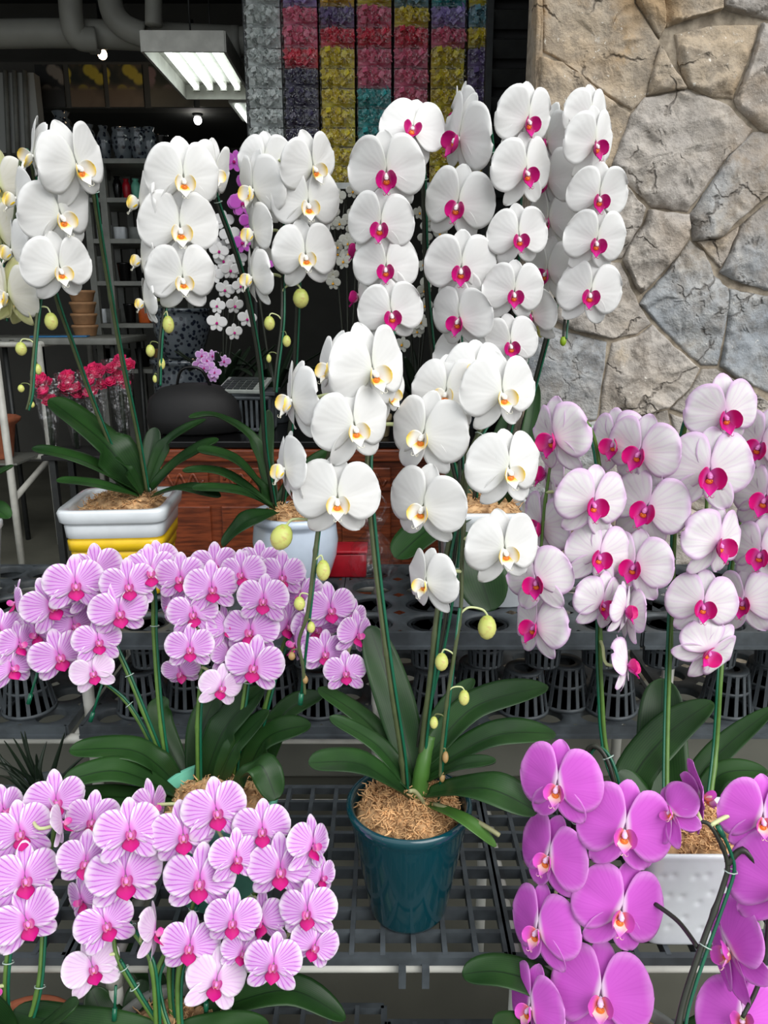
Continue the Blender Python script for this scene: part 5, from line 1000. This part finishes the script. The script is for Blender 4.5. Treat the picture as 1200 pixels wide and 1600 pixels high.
for s_ in (q.x - .28, q.x + .28):
    for yy in (4.08, 4.52):
        m = MB(); m.tube([(s_, yy, 0), (s_, yy, .5), (s_, yy, zt_ - .006)], .014, 8); thing('trestle_leg', m, 'steel_dark', '%s dark post under the grey board' % {(0, 0): 'front left', (0, 1): 'back left', (1, 0): 'front right', (1, 1): 'back right'}[(s_ > q.x) * 1, (yy > 4.3) * 1], 'post', 'posts under the grey board')
m = MB(); q = P(80, 548, 4.1); m.box((P(95, 543, 4.12).x, 4.13, zt_ + .035), (.14, .05, .004), Matrix.Rotation(.2, 3, 'Z'), 0, .002); thing('folded_sheet', m, 'blue_sheet', 'folded blue plastic sheet lying on the grey board', 'sheet')
q = P(160, 650, 3.55); low = empty('low_bench', (q.x, 3.53, 0), 'low dark bench under the wrapped pink bouquets', 'bench'); m = MB(); m.box((q.x, 3.53, .588), (.24, .13, .012), None, 0, .004); part('bench_top', m, 'black_matte', low, False)
for s_ in (-1, 1):
    for t_ in (-1, 1): m = MB(); m.box((q.x + s_ * .20, 3.53 + t_ * .1, .29), (.014, .014, .29)); part('leg', m, 'steel_dark', low, False)
rn = random.Random(6)
def bouquet(x, y, wpx, Y_, label):
    b_ = V((P(x, y, Y_).x, Y_, .60)); tz = P(x, y, Y_).z; r = wpx * m_at(b_) / 2; bo = empty('bouquet', b_, label, 'bouquet', 'wrapped pink bouquets'); h = max(.1, tz - .60)
    m = MB(); m.lathe([(.2 * r, 0), (.3 * r, .02), (.75 * r, h * .55), (1.15 * r, h), (1.25 * r, h + r * .7), (1.22 * r, h + r * .7), (.7 * r, h * .56), (0, .03)], b_, 22, disp=lambda X, Yq, z, i, j: (X * (1 + .10 * math.sin(j * 2.6 + i)), Yq * (1 + .1 * math.sin(j * 2.6 + i)))); part('wrapping', m, 'wrap_film', bo, False)
    for k in range(13):
        a = rn.uniform(0, 6.28); rr = rn.uniform(0, .8) * r; c = b_ + V((rr * math.cos(a), rr * math.sin(a), h * .9 + rn.uniform(-.05, .075))); m = MB()
        tl_ = Matrix.Rotation(rn.uniform(.4, 1.1), 3, 'X') @ Matrix.Rotation(rn.uniform(-.6, .6), 3, 'Y')
        for q_, (s_, z_) in enumerate(((.5, .0), (.34, .006), (.2, .012))):
            k0 = len(m.v); m.lathe([(.02 * r, z_), (.5 * s_ * r, z_ + .04 * r), (.85 * s_ * r, z_ + .2 * r), (1.0 * s_ * r, z_ + .42 * r), (.9 * s_ * r, z_ + .40 * r), (.7 * s_ * r, z_ + .15 * r)], (0, 0, 0), 15, disp=lambda X, Yq, z, i, j: (X * (1 + .16 * math.sin(j * 2.51 + q_)), Yq * (1 + .16 * math.sin(j * 2.51 + q_))))
            for vi in range(k0, len(m.v)): m.v[vi] = c + tl_ @ m.v[vi]
        part('bloom', m, 'pink_petal', bo)
    m = MB(); m.tube([b_ + V((0, 0, .002)), b_ + V((0, 0, h * .4)), b_ + V((0, 0, h * .85))], .012, 6); part('stalks', m, 'leaf_dark', bo)
for (x, y, w_, Y_, lb) in ((72, 606, 36, 3.48, 'leftmost'), (110, 596, 36, 3.58, 'second from the left'), (146, 590, 36, 3.50, 'second from the right'), (186, 575, 38, 3.56, 'rightmost')): bouquet(x, y, w_, Y_, 'pink bouquet wrapped in clear plastic, %s on the dark bench' % lb)
q = P(290, 600, 4.1); z = .604; jr = .165
m = MB(); m.box((q.x, 4.1, .30), (.17, .17, .30), None, 0, .01); thing('plinth', m, 'black_matte', 'dark plinth under the stacked blue porcelain planters', 'plinth', None, False)
for k, (h, lb) in enumerate(((.38, 'large blue patterned porcelain planter, the lower of two'), (.25, 'large blue patterned porcelain planter stacked on another'))):
    m = MB(); r = jr * (1 if k == 0 else .88); c = V((q.x, 4.1, z)); z += h + .004
    m.lathe([(.65 * r, 0), (.7 * r, .01), (.98 * r, h * .55), (r, h * .8), (.95 * r, h * .92), (1.06 * r, h * .94), (1.06 * r, h), (.96 * r, h), (.9 * r, h * .9), (0, h * .88)], c, 36); thing('porcelain_planter', m, 'porcelain_blue', lb, 'planter', 'stacked blue planters')
# ------------------------------------------------------------------ carved wooden counter
Yd = 2.72; x0_, x1_ = P(236, 720, Yd).x, P(716, 720, Yd).x; zt_ = P(400, 690, Yd).z; cx_ = (x0_ + x1_) / 2; hw = (x1_ - x0_) / 2
dk = empty('wooden_counter', (cx_, Yd + .4, 0), 'carved reddish wooden counter with a black top behind the pots', 'counter')
m = MB(); m.box((cx_, Yd + .32, zt_ / 2 - .02), (hw - .01, .30, zt_ / 2 - .02), None, 0, .006); part('body', m, 'wood_red', dk, False)
m = MB(); m.box((cx_, Yd + .32, zt_ - .012), (hw, .32, .012), None, 0, .004); part('top', m, 'black_gloss', dk, False)
m = MB(); m.box((cx_, Yd + .01, zt_ - .05), (hw, .02, .022), None, 0, .006); part('moulding', m, 'wood_red', dk, False)
for k in range(5):
    x = x0_ + (k + .5) * 2 * hw / 5; m = MB(); w2 = hw / 5 - .02
    m.box((x, Yd + .015, zt_ - .14), (w2, .012, .045), None, 0, .006); part('carved_panel', m, 'wood_red', dk, False)
    m = MB(); m.tube(spline([(x + w2 * .8 * (t / 12 - 1) if False else x - w2 * .8 + w2 * 1.6 * t / 12, Yd + .002, zt_ - .14 + .022 * math.sin(t * 1.57)) for t in range(13)], 3), .006, 6); part('carving', m, 'wood_red', dk)
    m = MB(); m.box((x, Yd + .015, zt_ / 2 - .10), (w2, .010, zt_ / 2 - .14), None, 0, .006); part('door_panel', m, 'wood_red', dk, False)
def onctr(px, py, Y_): q = P(px, py, Y_); return V((q.x, Y_, zt_))
q = onctr(395, 640, 3.0); bk = empty('plastic_basket', q, 'dark slatted plastic basket on the counter under the calculator', 'basket')
for s_, zz in ((1, .125), (.93, .004)):
    m = MB(); m.lathe([(.085 * s_, zz), (.09 * s_, zz), (.09 * s_, zz + .014), (.085 * s_, zz + .014), (.085 * s_, zz)], q, 32, sq=6); part('rim', m, 'black_plastic', bk)
for k in range(28):
    a = 2 * math.pi * (k + .5) / 28; ca, sa = math.cos(a), math.sin(a); e = (abs(ca) ** 6 + abs(sa) ** 6) ** (-1 / 6); d = V((ca * e, sa * e, 0)); m = MB(); m.bar(q + d * .082 + V((0, 0, .006)), q + d * .087 + V((0, 0, .128)), .010, .004); part('rib', m, 'black_plastic', bk, False)
m = MB(); m.box(q + V((0, 0, .148)), (.10, .085, .008), None, 0, .003); part('lid', m, 'black_plastic', bk, False)
cc = P(383, 598, 2.98); cc = V((cc.x, 2.98, zt_ + .157)); cal = empty('calculator', cc, 'grey desk calculator with dark keys lying on the plastic basket', 'calculator'); Rc = Matrix.Rotation(R(-8), 3, 'Z') @ Matrix.Rotation(R(14), 3, 'X')
m = MB(); m.box(cc + Rc @ V((0, 0, .018)), (.088, .075, .007), Rc, 0, .003); part('case', m, 'calculator_grey', cal, False); m = MB(); m.box(cc + Rc @ V((0, .05, .027)), (.07, .014, .002), Rc); part('display', m, 'key_dark', cal, False)
for i in range(6):
    for j in range(4): m = MB(); m.box(cc + Rc @ V((-.066 + i * .0265, -.058 + j * .026, .027)), (.0105, .009, .003), Rc); part('key', m, 'key_dark' if i < 5 else 'calculator_grey', cal, False)
q = onctr(305, 640, 2.94); m = MB(); m.lathe([(.12, 0), (.15, .01), (.165, .06), (.155, .13), (.11, .17), (.05, .185), (0, .188)], q, 28, disp=lambda x, y, z, i, j: (x * 1.15 * (1 + .05 * math.sin(j + i)), y * .8)); b2 = empty('black_bag', q, 'black cloth bag slumped on the counter beside the basket', 'bag'); part('bag', m, 'black_matte', b2); m = MB(); m.tube(spline([q + V((-.06, -.02, .17)), q + V((-.03, -.04, .24)), q + V((.04, -.04, .24)), q + V((.07, -.02, .17))], 5), .006, 6); part('strap', m, 'black_gloss', b2)
q = onctr(585, 745, 2.86); m = MB(); m.lathe([(.05, 0), (.055, .004), (.062, .06), (.066, .062), (.066, .075), (.060, .075), (.056, .06), (0, .055)], q, 28, sq=5); thing('card_box', m, 'beige_card', 'small beige square box on the counter between the white sprays', 'box')
# ------------------------------------------------------------------ far orchids standing on the counter
def far_flower_mesh(kind):
    m = MB(); cen = {'white': 'callus_yellow', 'red': 'lip_magenta', 'lilac': 'lip_lilac', 'soft': 'lip_lilac'}[kind]
    for a, L, w_ in ((-80, .5, .5), (80, .5, .5), (0, .45, .3), (150, .46, .3), (-150, .46, .3)): petal(m, L, w_, a, (0, 0, .01 if abs(a) == 80 else 0), prof_round, tilt=4, cu=.1, nu=6, nv=3, th=.01)
    m.ball((0, -.06, .07), (.07, .08, .06), 8, 5, m=1); return m.mesh('flower', [{'white': 'petal_far_white', 'red': 'petal_white', 'lilac': 'petal_purple', 'soft': 'petal_lilac'}[kind], cen])
FM = {k: far_flower_mesh(k) for k in ('white', 'red', 'lilac', 'soft')}
def far_orchid(px, py, Y_, sprays, kind, size, label, seed):
    q = onctr(px, py, Y_); rn = random.Random(seed); r_ = empty('potted_orchid', q, label, 'orchid'); m = MB(); m.lathe([(.05, 0), (.055, .004), (.068, .10), (.071, .115), (.066, .118), (.062, .10), (0, .095)], q, 24); part('pot', m, 'black_plastic', r_)
    for k in range(7):
        a = k * .9 + rn.uniform(-.2, .2); d = V((math.cos(a), math.sin(a) * .6, 0)); L = rn.uniform(.14, .22); sp = spline([q + V((0, 0, .10)), q + d * L * .5 + V((0, 0, .22)), q + d * L + V((0, 0, .24 + rn.uniform(-.06, .08)))], 4); mm_ = MB(); s_ = d.cross(V((0, 0, 1)))
        def fn(u, v):
            x = u * (len(sp) - 1); i = min(int(x), len(sp) - 2); return sp[i].lerp(sp[i + 1], x - i) + s_ * (v * .028 * (math.sin(math.pi * (.12 + .86 * u))) ** .6) + V((0, 0, .006 * v * v))
        mm_.sheet(fn, 8, 2, .002); part('leaf', mm_, 'leaf_dark', r_)
    for (x0, y0, x1, y1, n) in sprays:
        a, b = P(x0, y0, Y_ - .04), P(x1, y1, Y_ - .08); st = spline([q + V((0, 0, .10)), q.lerp(a, .6) + V((0, .03, 0)), a + V((0, .02, 0)), a.lerp(b, .5) + V((0, .01, 0)), b + V((0, .02, 0))], 6); mm_ = MB(); mm_.tube(st, .004, 6); part('flower_stem', mm_, 'stem_dark', r_)
        for k in range(n):
            p = a.lerp(b, k / max(1, n - 1)) + V((rn.uniform(-.02, .02) + (.018 if k % 2 else -.018), -.012 - rn.uniform(0, .02), rn.uniform(-.01, .01)))
            M = Matrix.Translation(p) @ (cam_frame(p) @ Matrix.Rotation(rn.uniform(-.6, .6), 3, 'Y') @ Matrix.Rotation(rn.uniform(-.3, .3), 3, 'X') @ Matrix.Rotation(rn.uniform(-.25, .25), 3, 'Z')).to_4x4() @ Matrix.Scale(size * rn.uniform(.85, 1.1), 4); link('flower', FM[kind], r_, M)
far_orchid(545, 660, 3.05, [(540, 312, 525, 430, 7), (560, 300, 545, 400, 6), (520, 330, 512, 440, 6)], 'white', .062, 'cream-white background orchid under the rack, left of the magenta-lipped spray', 31)
far_orchid(650, 660, 3.0, [(668, 330, 660, 500, 9), (685, 305, 690, 420, 7), (640, 460, 640, 535, 5)], 'white', .062, 'cream-white background orchid under the middle of the rack', 32)
far_orchid(745, 660, 3.05, [(745, 320, 748, 470, 9), (765, 340, 770, 440, 6), (725, 480, 722, 545, 4)], 'white', .062, 'cream-white background orchid under the rack, nearest the dark shutter', 33)
far_orchid(350, 660, 3.22, [(345, 385, 340, 500, 6), (375, 380, 372, 520, 7), (360, 345, 352, 420, 4)], 'red', .075, 'background white orchid with dark red centres, right of the blue planters', 34)
far_orchid(430, 660, 3.2, [(372, 250, 385, 350, 4), (385, 320, 400, 410, 4)], 'lilac', .10, 'purple background orchid behind the white side-view blooms', 35)
far_orchid(352, 640, 3.16, [(325, 555, 318, 575, 4), (345, 552, 335, 588, 5)], 'soft', .055, 'little lilac orchid low on the counter beside the calculator', 36)
